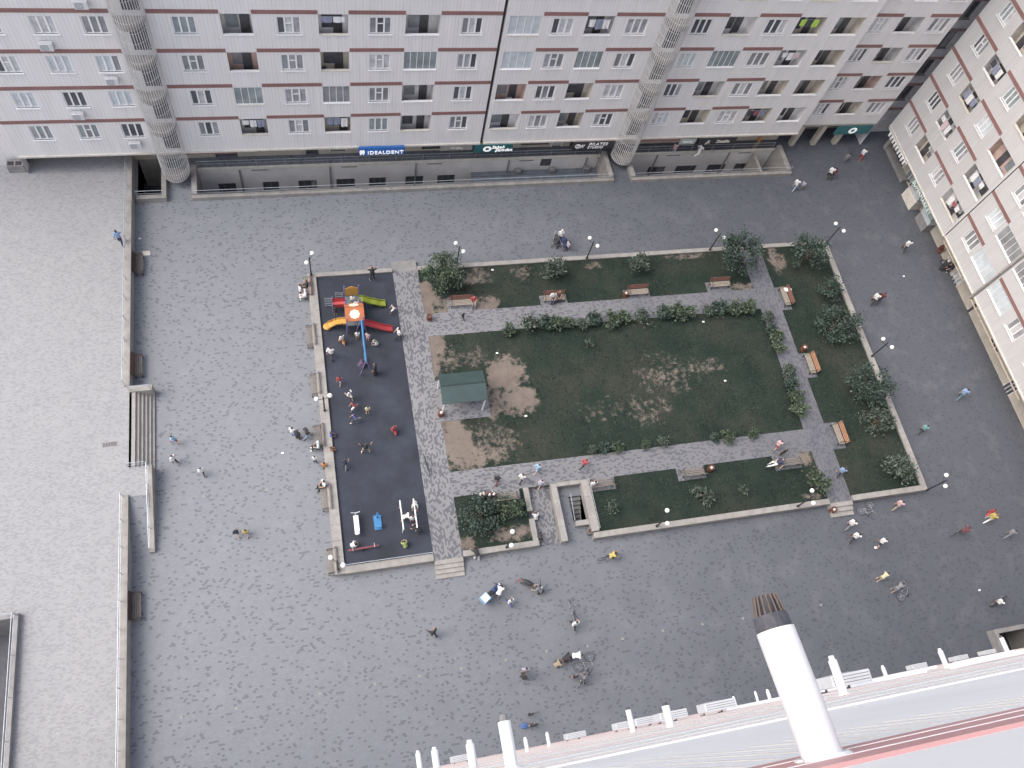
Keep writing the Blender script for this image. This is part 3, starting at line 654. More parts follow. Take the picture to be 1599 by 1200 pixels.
# kerb strip edges between lawn and path
WH = .64
def gwall(lab, x0, x1, y0, y1, h=WH, base=0, m=None):
    cx, cy = (x0 + x1) / 2, (y0 + y1) / 2
    w = thing('garden_wall', lab, 'wall', (cx, cy, 0), 0, 'low stone walls around the garden and playground')
    MB().box(x0 - cx, x1 - cx, y0 - cy, y1 - cy, base, h - .06).build('wall', m or M_STONE, w)
    mb = MB(); L_ = max(x1 - x0, y1 - y0); k = max(1, round(L_ / 1.1))
    for i in range(k):
        if x1 - x0 > y1 - y0: a = x0 + (x1 - x0) * i / k; b = x0 + (x1 - x0) * (i + 1) / k; mb.box(a - cx + .006, b - cx - .006, y0 - cy - .02, y1 - cy + .02, h - .06, h - rg.uniform(0, .008))
        else: a = y0 + (y1 - y0) * i / k; b = y0 + (y1 - y0) * (i + 1) / k; mb.box(x0 - cx - .02, x1 - cx + .02, a - cy + .006, b - cy - .006, h - .06, h - rg.uniform(0, .008))
    mb.build('coping', M_STEP, w); return w
gwall('low stone wall along the left side of the playground', -.6, 0, 12.1, 35.12)
gwall('low stone wall across the top of the playground', 0.02, 5.8, 34.82, 35.12)
w = gwall('low stone wall with a thin rail across the bottom of the playground', 0.02, 5.8, 12.1, 12.55)
rail_run(w, [(-2.85, .28, .5), (2.85, .28, .5)], .32, 2.8, .022, False)
gwall('pale stone wall along the plaza side of the small lower left bed', 7.78, 13.05, 12.1, 12.45)
gwall('broken stone wall between the small lower left bed and the paved gap', 12.68, 13.02, 12.47, 14.0)
gwall('upper piece of the broken stone wall beside the small lower left bed', 12.68, 13.02, 14.55, 16.25)
gwall('long narrow stone wall on the left of the garden stairwell', 14.64, 15.05, 12.1, 16.25, .72)
gwall('short stone wall across the head of the garden stairwell', 15.07, 16.88, 16.05, 16.3, .66)
w = gwall('wide stone wall with railing on the right of the garden stairwell', 16.9, 17.42, 12.5, 16.25, .72)
rail_run(w, [(.2, -1.8, .72), (.2, 1.8, .72)], .5, .35, .012)
gwall('low stone block at the plaza end of the garden stairwell', 15.93, 16.9, 13.1, 13.43, .5)
gwall('long pale stone wall along the plaza side of the lower bed', 17.0, 35.45, 12.05, 12.42)
gwall('pale stone wall right of the right garden steps', 37.42, 43.9, 12.05, 12.42)
gwall('long stone wall along the right side of the garden', 43.47, 43.9, 12.44, 35.12)
gwall('long stone wall along the upper side of the garden', 7.78, 35.48, 34.82, 35.14)
gwall('short stone wall across the top of the right bed', 37.42, 43.45, 34.82, 35.14)
# stairwell in the garden
w = thing('stairwell', 'dark concrete stairs going down inside the garden stairwell', 'stairs', (16.4, 14.4, 0))
for k in range(7): MB().box(-.44, .45, .95 - k * .27 - .27, .95 - k * .27, -2.6, -.17 - k * .19).build('tread', mat('dark_concrete', (.13, .13, .135), .8, .2), w)
MB().tube([(-.5, .9, 0), (-.5, .9, .85), (-.5, -.9, .55), (-.5, -.9, 0)], .025, 6).build('handrail', M_RAIL, w)
MB().tube([(.4, .9, -.4), (.4, -.9, -1.1)], .02, 6).build('handrail', M_RAIL, w)
MB().box(-1.33, .48, -.98, 1.6, -2.7, -2.62).build('pit_base', M_DARK, w)
for lab, xc, y0, kk, hw in (('four stone steps at the bottom of the left garden path', 6.79, 10.95, 4, .96), ('three stone steps at the bottom of the right garden path', 36.44, 11.1, 3, .93)):
    w = thing('stone_steps', lab, 'steps', (xc, y0, 0), 0, 'garden steps')
    dep = 12.1 - y0
    for k in range(kk): MB().box(-hw, hw, dep * k / kk, dep * (k + 1) / kk + (.02 if k < kk - 1 else 0), 0, PZ * (k + 1) / kk - .01).build('tread', M_STEP, w)
w = thing('stone_steps', 'plain grey stone landing at the top of the left garden path', 'steps', (6.79, 35.5, 0))
MB().box(-.97, .97, -.6, .45, 0, .3).build('landing', M_STONE2, w)

# ------------------------------------------------------------------ facades
class Fac:
    def __init__(s, kind, D, root, wall_mat): s.k = kind; s.D = D; s.root = root; s.o = Vector(root.location); s.m = wall_mat
    def P(s, u, z, d):
        p = Vector((u, s.D - d, z)) if s.k == 'Y' else (Vector((s.D - d, u, z)) if s.k == 'X' else Vector((u, s.D + d, z)))
        return p - s.o
    def box(s, mb, u0, u1, z0, z1, d0, d1):
        a, b = s.P(u0, z0, d0), s.P(u1, z1, d1); mb.box(a.x, b.x, a.y, b.y, a.z, b.z)
    def quad(s, mb, pts): mb.poly([s.P(*q) for q in pts])
rw = random.Random(11)
def window(F, u0, u1, z0, z1, glass=None, lites=3, name='window', sill=True, frame=None):
    mb = MB(); d1, d0 = -.05, -.13
    mb.cur = 1
    for a, b in (((u0, z0), (u0, z1)), ((u1, z0), (u1, z1)), ((u0, z0), (u1, z0)), ((u0, z1), (u1, z1))):
        F.quad(mb, [(a[0], a[1], 0), (b[0], b[1], 0), (b[0], b[1], d0 - .02), (a[0], a[1], d0 - .02)])
    mb.cur = 0; t = .075
    F.box(mb, u0, u0 + t, z0, z1, d0, d1); F.box(mb, u1 - t, u1, z0, z1, d0, d1)
    F.box(mb, u0 + t, u1 - t, z0, z0 + t, d0, d1); F.box(mb, u0 + t, u1 - t, z1 - t, z1, d0, d1)
    lw = (u1 - u0) / lites
    for k in range(1, lites): F.box(mb, u0 + lw * k - t * .75, u0 + lw * k + t * .75, z0 + t, z1 - t, d0, d1 + .012)
    if lites == 3 and rw.random() < .22:
        zm = z0 + (z1 - z0) * .6; F.box(mb, u0 + lw + t, u0 + 2 * lw - t, zm - .025, zm + .025, d0, d1 + .006)
    if sill: F.box(mb, u0 - .07, u1 + .07, z0 - .07, z0, -.05, .08)
    w = mb.build(name, [frame or M_WHITE, F.m], F.root)
    base = glass if glass is not None else rw.choice([0, 0, 1, 1, 1, 2, 2, 5, 4])
    mb = MB()
    for k in range(lites):
        mb.cur = base if rw.random() < .6 else rw.choice([0, 1, 2, 5])
        if glass is not None and rw.random() < .85: mb.cur = glass
        a, b = u0 + lw * k + .02, u0 + lw * (k + 1) - .02
        F.quad(mb, [(a, z0 + .03, d0 + .03), (b, z0 + .03, d0 + .03), (b, z1 - .03, d0 + .03), (a, z1 - .03, d0 + .03)])
    mb.build('pane', M_GLASS, w)
    return w
def balcony(F, u0, u1, z0, z1, seed, glazed=None, depth=.85, sill=True, open_side=False):
    r = random.Random(seed); zf = z0 - .95; mi = r.choice([0, 0, 1, 1, 2, 3, 4])
    mb = MB(); D = -depth
    mb.cur = 0
    F.quad(mb, [(u0, zf, D), (u1, zf, D), (u1, z1, D), (u0, z1, D)])
    F.quad(mb, [(u0, zf, 0), (u0, zf, D), (u0, z1, D), (u0, z1, 0)]); F.quad(mb, [(u1, zf, 0), (u1, zf, D), (u1, z1, D), (u1, z1, 0)])
    F.quad(mb, [(u0, z1, 0), (u1, z1, 0), (u1, z1, D), (u0, z1, D)])
    mb.cur = 1; F.quad(mb, [(u0, zf, 0), (u1, zf, 0), (u1, zf, D), (u0, zf, D)])
    mb.cur = 2; F.quad(mb, [(u0, zf, -.14), (u1, zf, -.14), (u1, z0, -.14), (u0, z0, -.14)]); F.quad(mb, [(u0, z0, -.14), (u1, z0, -.14), (u1, z0, 0), (u0, z0, 0)])
    b = mb.build('balcony', [M_INT[mi], M_FLOORT[r.randrange(2)], F.m], F.root)
    w = u1 - u0; du = u0 + w * r.uniform(.45, .6)
    mb = MB(); F.box(mb, du, du + .62, zf + .02, zf + 1.95, D, D + .05); mb.build('door', M_DOOR, b)
    mb = MB(); F.box(mb, u0 + w * .12, u0 + w * .12 + .8, zf + .9, zf + 2.0, D, D + .04); mb.build('inner_window', M_GLASS[r.choice([0, 1, 4])], b)
    if sill:
        mb = MB(); F.box(mb, u0 - .03, u1 + .03, z0, z0 + .05, -.16, .06); mb.build('balcony_sill', M_WHITE if r.random() < .6 else M_TRIM, b)
    if glazed is not None:
        mb = MB(); n = max(3, round(w / .52)); mb.cur = 0
        for k in range(n + 1):
            a = u0 + w * k / n; F.box(mb, a - .02, a + .02, z0 + .05, z1, -.09, -.03)
        F.box(mb, u0, u1, z1 - .05, z1 - .002, -.1, -.02); F.box(mb, u0, u1, z0 + .05, z0 + .1, -.1, -.02)
        mb.cur = 1; F.quad(mb, [(u0, z0 + .05, -.06), (u1, z0 + .05, -.06), (u1, z1, -.06), (u0, z1, -.06)])
        mb.build('glazing', [M_WHITE, M_GLASS[glazed]], b)
    return b
CL = [('pink_cloth', (.6, .48, .5)), ('white_cloth', (.72, .72, .72)), ('blue_cloth', (.25, .27, .36)), ('green_cloth', (.42, .62, .10)), ('dark_cloth', (.06, .06, .075)), ('red_cloth', (.30, .10, .12))]
def cloth_mat(i): return mat(CL[i][0], CL[i][1], .9, .12, 8)
def laundry(F, u, z1, cols, lab, d=.02):
    """clothes pegged on a line across a balcony opening"""
    p = F.P(u, z1 - .25, d) + F.o
    w = thing('laundry', lab, 'laundry', p, 0, 'laundry drying on balconies')
    ax = 0 if F.k == 'Y' else 1
    mb = MB(); e = .85; a = [0, 0, 0]; b_ = [0, 0, 0]; a[ax] = -e; b_[ax] = e; mb.tube([a, b_], .012, 4); mb.build('clothes_line', M_RAIL, w)
    k = len(cols); wd = 1.6 / k
    for i, c in enumerate(cols):
        s = -.8 + i * wd; h = rw.uniform(.45, .95); mb = MB(); nseg = 4; pr = None
        for q in range(nseg + 1):
            uu = s + (wd - .06) * q / nseg; dd = .035 * math.sin(q * 2.1 + i)
            def pt(zz, off): v = [0, 0, zz]; v[ax] = uu; v[1 - ax] = off; return tuple(v)
            cu = (pt(0, dd * .3), pt(-h * (.95 + .05 * (q % 2)), dd))
            if pr: mb.poly([pr[0], cu[0], cu[1], pr[1]])
            pr = cu
        mb.build('garment', cloth_mat(c), w)
    return w
M_AC = mat('ac_casing', (.60, .61, .62), .45, .06, 3)
def ac_unit(F, u, z, lab, grp, d=.0, wd=.8, name='air_conditioner', depth=.3, cz=.56):
    """outdoor unit on two wall brackets; u,z = centre of its underside"""
    p = F.P(u, z, 0) + F.o; w = thing(name, lab, 'air conditioner', p, 0, grp)
    G = Fac(F.k, F.D, w, F.m)
    mb = MB(); G.box(mb, u - wd / 2, u + wd / 2, z, z + cz, d + .06, d + .06 + depth); o = mb.build('casing', M_AC, w)
    bv = o.modifiers.new('b', 'BEVEL'); bv.width = .02; bv.segments = 2
    mb = MB(); c = G.P(u - wd * .12, z + cz * .5, d + .065 + depth)
    ax = {'Y': 'y', 'X': 'x', 'N': 'y'}[F.k]
    mb.ring(c, cz * .4, .012, ax, 16, 4)
    for q in (.25, .5, .75): G.box(mb, u - wd * .46, u + wd * .46, z + cz, z + cz + .004, d + .06 + depth * q - .008, d + .06 + depth * q + .008)
    for k in range(-3, 4): G.box(mb, u - wd * .12 - cz * .38, u - wd * .12 + cz * .38, z + cz * .5 + k * .065 - .006, z + cz * .5 + k * .065 + .006, d + .062 + depth, d + .07 + depth)
    mb.build('fan_grille', mat('ac_grille', (.25, .25, .26), .6, .2), w)
    mb = MB()
    for s in (-.3, .3): G.box(mb, u + s * wd - .015, u + s * wd + .015, z - .03, z, 0, d + .06 + depth); G.box(mb, u + s * wd - .015, u + s * wd + .015, z - .25, z - .03, 0, .03)
    mb.build('bracket', mat('bracket_grey', (.16, .16, .17), .6, .2), w)
    return w
def wall_mesh(F, u0, u1, z0, z1, holes, name='wall'):
    mb = MB()
    for a, b, c, d in rects(u0, u1, z0, z1, holes): F.quad(mb, [(a, c, 0), (b, c, 0), (b, d, 0), (a, d, 0)])
    return mb.build(name, F.m, F.root)
def band_mesh(F, segs, m=None, h=.3, d=.03):
    for a, b, z in segs:
        mb = MB(); F.box(mb, a, b, z, z + h, 0, d); mb.build('floor_band', m or M_BAND, F.root)

YB = 45.3; NF = 7; TOP = 34.0
def floors(F, wins, bals, sill0, step, hgt, u0, u1, zbase, bands, band_off, glz={}, extra_holes=(), nf=NF, wall_name='wall', balhide=()):
    holes = list(extra_holes); bs = []
    for k in range(nf):
        s = sill0 + step * k
        for (a, b) in wins:
            holes.append((a, b, s, s + hgt)); window(F, a, b, s, s + hgt, glz.get(('w', round(a, 1), k)))
        for i, (a, b) in enumerate(bals):
            z0, z1 = s - .1, s + band_off - .02
            holes.append((a, b, z0, z1)); balcony(F, a, b, z0, z1, hash((round(a * 10), k)) & 0xffff, glz.get((round(a, 1), k)))
        bs += [(a, b, s + band_off) for a, b in bands]
    wall_mesh(F, u0, u1, zbase, TOP, holes, wall_name); band_mesh(F, bs)
# --- back building, left block
A = thing('apartment_building', 'pale clad apartment block left of the dark vertical joint with a round barred stair screen', 'building', (-3, YB, 0))
FA = Fac('Y', YB, A, M_FY)
WA = [(-18.62, -17.25), (-15.52, -14.15), (-12.6, -11.17), (-7.34, -5.9), (-.9, .63), (5.1, 6.6), (11.42, 12.87)]
BA = [(-4.36, -2.44), (1.78, 3.72), (7.55, 9.9)]
cage_holes = []
floors(FA, WA, BA, 4.58, 3.1, 1.38, -20.2, 14.2, 2.95, [(-20.2, -10.85), (-8.7, -4.4), (-2.4, 1.75), (3.76, 7.52), (9.93, 14.2)], 1.62,
       {(-4.4, 1): 4, (1.8, 1): 1, (7.5, 2): 4, ('w', -15.5, 2): 3, ('w', -15.5, 3): 2, ('w', -12.6, 2): 3, ('w', -18.6, 1): 3, ('w', -12.6, 1): 3, ('w', 5.1, 2): 2}, cage_holes)
def cage(F, uc, r=1.02, z0=.9, top=30, k0=0):
    mb = MB(); n = 20
    for i in range(n + 1):
        a = math.pi * i / n; u = uc - r * math.cos(a); d = max(.02, r * 1.25 * math.sin(a)); p = F.P(u, 0, d)
        mb.box(p.x - .021, p.x + .021, p.y - .021, p.y + .021, z0, top)
    z = z0
    while z < top:
        pts = [F.P(uc - r * .985 * math.cos(math.pi * i / 14), z, max(.02, r * 1.225 * math.sin(math.pi * i / 14))) for i in range(15)]
        mb.tube(pts, .018, 4, False); z += .78
    s = mb.build('stair_screen', M_CAGE, F.root)
    for k in range(NF + 1):
        zf = 3.1 * k + 2.9 if k else .95
        if zf < z0 - .2: continue
        mb = MB(); q = 16
        arc = [(uc - r * .95 * math.cos(math.pi * i / q), max(.0, r * 1.18 * math.sin(math.pi * i / q))) for i in range(q + 1)]
        for zz in (zf - .2, zf): mb.poly([F.P(u, zz, d) for u, d in arc])
        for i in range(q): F.quad(mb, [(arc[i][0], zf - .2, arc[i][1]), (arc[i + 1][0], zf - .2, arc[i + 1][1]), (arc[i + 1][0], zf + .12, arc[i + 1][1]), (arc[i][0], zf + .12, arc[i][1])])
        mb.build('landing', M_STONE, s)
    for k in range(NF):
        mb = MB(); F.box(mb, uc - .3, uc + .8, 3.35 + 3.1 * k, 5.6 + 3.1 * k, .004, .03); mb.build('door', M_DOOR, s)
    return s
cage(FA, -9.75)
def ground_floor(F, u0, u1, depth, shops, name='shop_wall', cap=True):
    """recessed ground storey under the overhang"""
    mb = MB(); D = -depth
    for a, b, c, d in rects(u0, u1, 0, 2.95, [(s[0], s[1], s[2], s[3]) for s in shops]): F.quad(mb, [(a, c, D), (b, c, D), (b, d, D), (a, d, D)])
    F.quad(mb, [(u0, 2.95, 0), (u1, 2.95, 0), (u1, 2.95, D), (u0, 2.95, D)])
    if cap:
        for u in (u0, u1): F.quad(mb, [(u, 0, D), (u, 0, D - .5), (u, 2.95, D - .5), (u, 2.95, D)])
    mb.build(name, M_CREAM, F.root)
    for s in shops:
        mb = MB(); F.box(mb, s[0], s[1], s[2], s[3], D - .12, D - .08); sh = mb.build('shop_window', M_GLASS[s[4]], F.root)
        mb = MB(); t_ = .07
        F.box(mb, s[0], s[0] + t_, s[2], s[3], D - .06, D + .03); F.box(mb, s[1] - t_, s[1], s[2], s[3], D - .06, D + .03); F.box(mb, s[0] + t_, s[1] - t_, s[3] - t_, s[3], D - .06, D + .03)
        mb.build('frame', M_DOOR if s[4] != 2 else M_WHITE, sh)
    mb = MB(); F.box(mb, u0, u1, 2.80, 2.95, -.05, .1); mb.build('ledge', M_TRIM, F.root)
ground_floor(FA, -20.2, 14.2, 1.9, [(-6.9, -5.2, 0, 2.2, 0), (-3.5, -1.2, .5, 2.2, 1), (.2, 1.2, 0, 2.2, 0), (2.1, 3.5, .3, 2.3, 2), (5.2, 6.2, 0, 2.2, 1), (9.8, 12.2, .2, 2.4, 0), (-19, -17, 0, 2.2, 1)])
mb = MB(); FA.box(mb, -8.9, -5.0, 2.62, 2.8, .0, .06); FA.box(mb, -2.8, 2.0, 2.5, 2.78, -.4, -.34); mb.build('fascia_band', M_BAND, A)
def basement(F, u0, u1, Dw, wins, holes_extra=()):
    G = Fac('Y', Dw, F.root, M_BASE)
    wall_mesh(G, u0, u1, -4.2, 0, [(a, b, c, d) for a, b, c, d, n in wins], 'basement_wall')
    for a, b, c, d, n in wins: window(G, a, b, c, d, 0, n, 'basement_window', False, M_DOOR)
    mb = MB(); G.box(mb, u0, u1, -.22, .05, 0, .12); mb.build('walkway_edge', M_TRIM, F.root)
    mb = MB(); x = u0 + 3.1
    while x < u1: G.box(mb, x, x + .12, -4.1, -.25, 0, .1); G.box(mb, x + 1.0, x + 2.3, -.5, -.42, 0, .05); x += 7.2
    mb.build('rainwater_pipe', mat('pipe_grey', (.25, .24, .23), .6, .2), F.root)
bwz = (-3.1, -2.0)
basement(FA, -8.35, 14.2, 46.15, [(-7.1, -5.7, *bwz, 3), (-3.55, -2.25, *bwz, 2), (-.65, .85, *bwz, 3), (2.5, 4.05, *bwz, 3), (5.25, 6.7, *bwz, 3), (8.4, 9.95, *bwz, 3), (11.2, 12.75, *bwz, 3)])
# recessed wall at the far left end
G = Fac('Y', 46.2, A, M_FY)
hol = [(-23.2, -21.2, 4.3 + 3.1 * k, 5.75 + 3.1 * k) for k in range(NF)]
wall_mesh(G, -34, -20.2, 1.0, TOP, hol, 'end_wall'); band_mesh(G, [(-34, -20.4, 5.9 + 3.1 * k) for k in range(NF)])
for k in range(NF): window(G, -23.2, -21.2, 4.3 + 3.1 * k, 5.75 + 3.1 * k, 3, 4)
mb = MB()
mb.poly([FA.P(-20.2, 1.0, 0), FA.P(-20.2, 1.0, -.9), FA.P(-20.2, TOP, -.9), FA.P(-20.2, TOP, 0)])
mb.poly([FA.P(14.2, 2.95, 0), FA.P(14.2, 2.95, -.5), FA.P(14.2, TOP, -.5), FA.P(14.2, TOP, 0)])
mb.poly([FA.P(-34, TOP, -.9), FA.P(14.2, TOP, -.9), FA.P(14.2, TOP, -14), FA.P(-34, TOP, -14)])
mb.poly([FA.P(-34, 0, -.9), FA.P(-34, 0, -14), FA.P(-34, TOP, -14), FA.P(-34, TOP, -.9)])
mb.poly([FA.P(-34, 0, -14), FA.P(14.2, 0, -14), FA.P(14.2, TOP, -14), FA.P(-34, TOP, -14)])
mb.poly([FA.P(-20.2, TOP, 0), FA.P(14.2, TOP, 0), FA.P(14.2, TOP, -.9), FA.P(-20.2, TOP, -.9)])
mb.build('shell_wall', M_FY, A)
w = thing('vent_box', 'grey twin vent box at the foot of the far left wall', 'vent', (-20.9, 45.7, 1.0), 0, None, .75)
MB().box(-.75, .75, -.35, .4, 0, 1.0).build('casing', M_STONE2, w)
mb = MB()
for s in (-.36, .36): mb.box(s - .28, s + .28, -.25, .25, 1.0, 1.02)
mb.build('grille', M_DARK, w)
# --- back building, right block with the recessed end
B = thing('apartment_building', 'pale clad apartment block right of the dark vertical joint with open corner balconies', 'building', (29, YB, 0))
FB = Fac('Y', YB, B, M_FY)
WB = [(17.9, 19.46), (23.5, 25.1), (28.68, 30.15), (34.7, 36.4)]
BB = [(14.75, 17.05), (20.4, 22.45), (31.35, 33.7), (37.2, 39.5), (40.55, 42.85)]
ch = []
floors(FB, WB, BB, 4.5, 3.12, 1.38, 14.45, 43.6, 2.95, [(17.12, 20.35), (22.5, 26.15), (28.25, 31.3), (33.75, 37.15)], 1.62,
       {(14.8, 2): 3, (14.8, 3): 3, (20.4, 2): 4, (31.4, 2): 4, ('w', 28.7, 0): 3, ('w', 28.7, 2): 3, (14.8, 4): 4}, ch)
cage(FB, 27.2, .98)
ground_floor(FB, 14.45, 43.6, 1.9, [(15.0, 17.0, 0, 2.3, 0), (18.5, 21.0, .3, 2.3, 1), (21.3, 22.3, 0, 2.3, 2), (23, 25.5, 0, 2.3, 0), (30, 33.4, .3, 2.3, 2), (34, 37, 0, 2.3, 0)])
mb = MB(); FB.box(mb, 17.2, 21, 2.45, 2.78, -.35, -.3); FB.box(mb, 28.4, 32.6, 2.5, 2.78, .0, .06); mb.build('fascia_band', M_BAND, B)
basement(FB, 14.2, 25.7, 46.15, [(20.3, 21.3, -1.35, -.35, 1)])
basement(FB, 28.15, 43.0, 46.15, [(31.0, 32.7, *bwz, 2), (33.8, 35.9, *bwz, 4), (37.05, 38.9, *bwz, 2), (39.9, 41.1, *bwz, 2)])
mb = MB()
mb.poly([FB.P(14.45, 2.95, 0), FB.P(14.45, 2.95, -.5), FB.P(14.45, TOP, -.5), FB.P(14.45, TOP, 0)])
mb.poly([FB.P(43.6, 2.95, 0), FB.P(43.6, 2.95, -.9), FB.P(43.6, TOP, -.9), FB.P(43.6, TOP, 0)])
mb.poly([FB.P(14.45, TOP, 0), FB.P(43.6, TOP, 0), FB.P(43.6, TOP, -14), FB.P(14.45, TOP, -14)])
mb.poly([FB.P(43.6, TOP, -.9), FB.P(52.2, TOP, -.9), FB.P(52.2, TOP, -14), FB.P(43.6, TOP, -14)])
mb.poly([FB.P(14.45, 0, -14), FB.P(62, 0, -14), FB.P(62, TOP, -14), FB.P(14.45, TOP, -14)])
mb.build('shell_wall', M_FY, B)
mb = MB(); FB.box(mb, 14.2, 14.45, 2.6, TOP, -.5, -.3); mb.build('joint_strip', M_DARK, B)
FE = Fac('Y', 46.2, B, M_FY)
floors(FE, [(44.5, 45.88), (50.0, 51.65)], [(46.95, 49.05)], 4.2, 3.03, 1.38, 43.6, 52.2, 2.95, [(43.92, 46.9), (49.42, 52.2)], 1.5, {(47.0, 4): 2}, (), NF, 'end_wall')
mb = MB()
FE.quad(mb, [(43.6, 0, -2.2), (52.2, 0, -2.2), (52.2, 2.95, -2.2), (43.6, 2.95, -2.2)])
FE.quad(mb, [(43.6, 2.95, 0), (52.2, 2.95, 0), (52.2, 2.95, -2.2), (43.6, 2.95, -2.2)]); FE.box(mb, 43.6, 52.2, 2.8, 2.95, -.05, .08)
mb.build('porch_wall', mat('porch_grey', (.30, .285, .26), .8, .15), B)
for u in (44.6, 46.9, 49.2): mb = MB(); FE.box(mb, u, u + .45, 0, 2.78, -.6, -.15); mb.build('pillar', M_CREAM, B)
mb = MB(); FE.quad(mb, [(52.2, 0, 0), (52.2, 0, -1.6), (52.2, TOP, -1.6), (52.2, TOP, 0)]); mb.build('gap_wall', mat('gap_grey', (.68, .68, .70), .8, .2), B)
GC = Fac('Y', 47.8, B, mat('gap_grey', (.68, .68, .70)))
hol = [(53.0, 55.0, 4.2 + 3.03 * k, 5.9 + 3.03 * k) for k in range(NF)]
wall_mesh(GC, 52.2, 62, 0, TOP, hol, 'gap_wall'); band_mesh(GC, [(52.2, 58, 2.9 + 3.03 * k) for k in range(NF)], mat('gap_band', (.35, .24, .24), .7))
for k in range(NF): window(GC, 53.0, 55.0, 4.2 + 3.03 * k, 5.9 + 3.03 * k, 0, 3, 'window', True, M_STONE2)
# --- right building
def right_block(lab, y0, y1, parts, cap_far, shops):
    Rb = thing('apartment_building', lab, 'building', (53.6, (y0 + y1) / 2, 0))
    for (a, b, X, wins, bals, bands, glz) in parts:
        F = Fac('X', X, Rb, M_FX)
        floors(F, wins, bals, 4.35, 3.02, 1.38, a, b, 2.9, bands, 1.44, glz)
        mb = MB(); F.box(mb, a, b, 2.78, 2.9, -.05, .07); mb.build('ledge', M_TRIM, Rb)
        mb = MB(); F.quad(mb, [(a, 2.9, 0), (b, 2.9, 0), (b, 2.9, -2.2), (a, 2.9, -2.2)]); mb.build('soffit', M_CREAM, Rb)
    mb = MB(); F0 = Fac('X', 53.6, Rb, M_FX)
    for u, e in ((y0, .3), (y1, 0)): F0.quad(mb, [(u, 2.9, -e * .5), (u, 2.9, -12), (u, TOP, -12), (u, TOP, -e * .5)]); F0.quad(mb, [(u, 0, -1.8), (u, 0, -12), (u, 2.9, -12), (u, 2.9, -1.8)])
    F0.quad(mb, [(y0, TOP, 0), (y1, TOP, 0), (y1, TOP, -12), (y0, TOP, -12)])
    F0.quad(mb, [(y0, 0, -12), (y1, 0, -12), (y1, TOP, -12), (y0, TOP, -12)])
    mb.build('shell_wall', M_FX, Rb)
    mb = MB()
    for a, b, c, d in rects(y0, y1, 0, 2.9, [s[:4] for s in shops]): F0.quad(mb, [(a, c, -1.75), (b, c, -1.75), (b, d, -1.75), (a, d, -1.75)])
    mb.build('shop_wall', M_CREAM, Rb)
    for s in shops:
        mb = MB(); F0.box(mb, s[0], s[1], s[2], s[3], -1.95, -1.9); o = mb.build('shop_window', M_GLASS[s[4]], Rb)
        mb = MB(); n_ = 3
        for k in range(n_ + 1): u = s[0] + (s[1] - s[0] - .06) * k / n_; F0.box(mb, u, u + .06, s[2], s[3], -1.85, -1.72)
        F0.box(mb, s[0], s[1], s[3] - .06, s[3], -1.85, -1.725); mb.build('frame', M_WHITE, o)
    return Rb, F0
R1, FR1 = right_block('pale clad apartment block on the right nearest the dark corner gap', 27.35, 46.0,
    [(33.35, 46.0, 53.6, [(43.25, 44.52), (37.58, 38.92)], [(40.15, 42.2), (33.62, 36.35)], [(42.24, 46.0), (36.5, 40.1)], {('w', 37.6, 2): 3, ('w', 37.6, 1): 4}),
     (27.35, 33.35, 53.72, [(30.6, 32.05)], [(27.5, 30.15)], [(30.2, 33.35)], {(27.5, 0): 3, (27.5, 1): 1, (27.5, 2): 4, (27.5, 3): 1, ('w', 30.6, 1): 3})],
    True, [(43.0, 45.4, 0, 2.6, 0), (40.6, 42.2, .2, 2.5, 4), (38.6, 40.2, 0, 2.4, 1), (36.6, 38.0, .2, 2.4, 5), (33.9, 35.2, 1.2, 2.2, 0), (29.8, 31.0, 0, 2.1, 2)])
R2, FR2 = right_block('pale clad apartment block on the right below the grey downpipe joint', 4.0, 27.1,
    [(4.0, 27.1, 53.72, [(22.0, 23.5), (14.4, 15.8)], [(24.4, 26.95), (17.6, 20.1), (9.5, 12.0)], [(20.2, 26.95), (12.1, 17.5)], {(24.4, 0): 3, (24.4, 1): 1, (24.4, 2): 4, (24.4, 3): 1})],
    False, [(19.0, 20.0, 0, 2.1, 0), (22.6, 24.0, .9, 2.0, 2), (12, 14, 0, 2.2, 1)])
mb = MB(); FR1.box(mb, 27.12, 27.36, 2.5, TOP, -.3, .02); mb.build('joint_strip', mat('joint_grey', (.30, .29, .28), .7), R1)
mb = MB(); mb.tube([FR1.P(27.24, 2.55, .1), FR1.P(27.24, TOP, .1)], .09, 8); mb.build('downpipe', mat('downpipe_grey', (.36, .34, .31), .5), R1)
mb = MB(); F_ = FR2; mb.tube([F_.P(27.0, 2.62, .12), F_.P(17.6, 2.62, .12)], .07, 6); mb.tube([F_.P(27.0, 2.62, .12), F_.P(27.0, 2.62, -1.7)], .04, 6); mb.build('gas_pipe', mat('brown_pipe', (.33, .28, .22), .5), R2)
mb = MB(); mb.tube([FR1.P(33.0, 2.62, .02), FR1.P(29.0, 2.62, .02)], .06, 6); mb.build('gas_pipe', mat('brown_pipe', (.33, .28, .22)), R1)
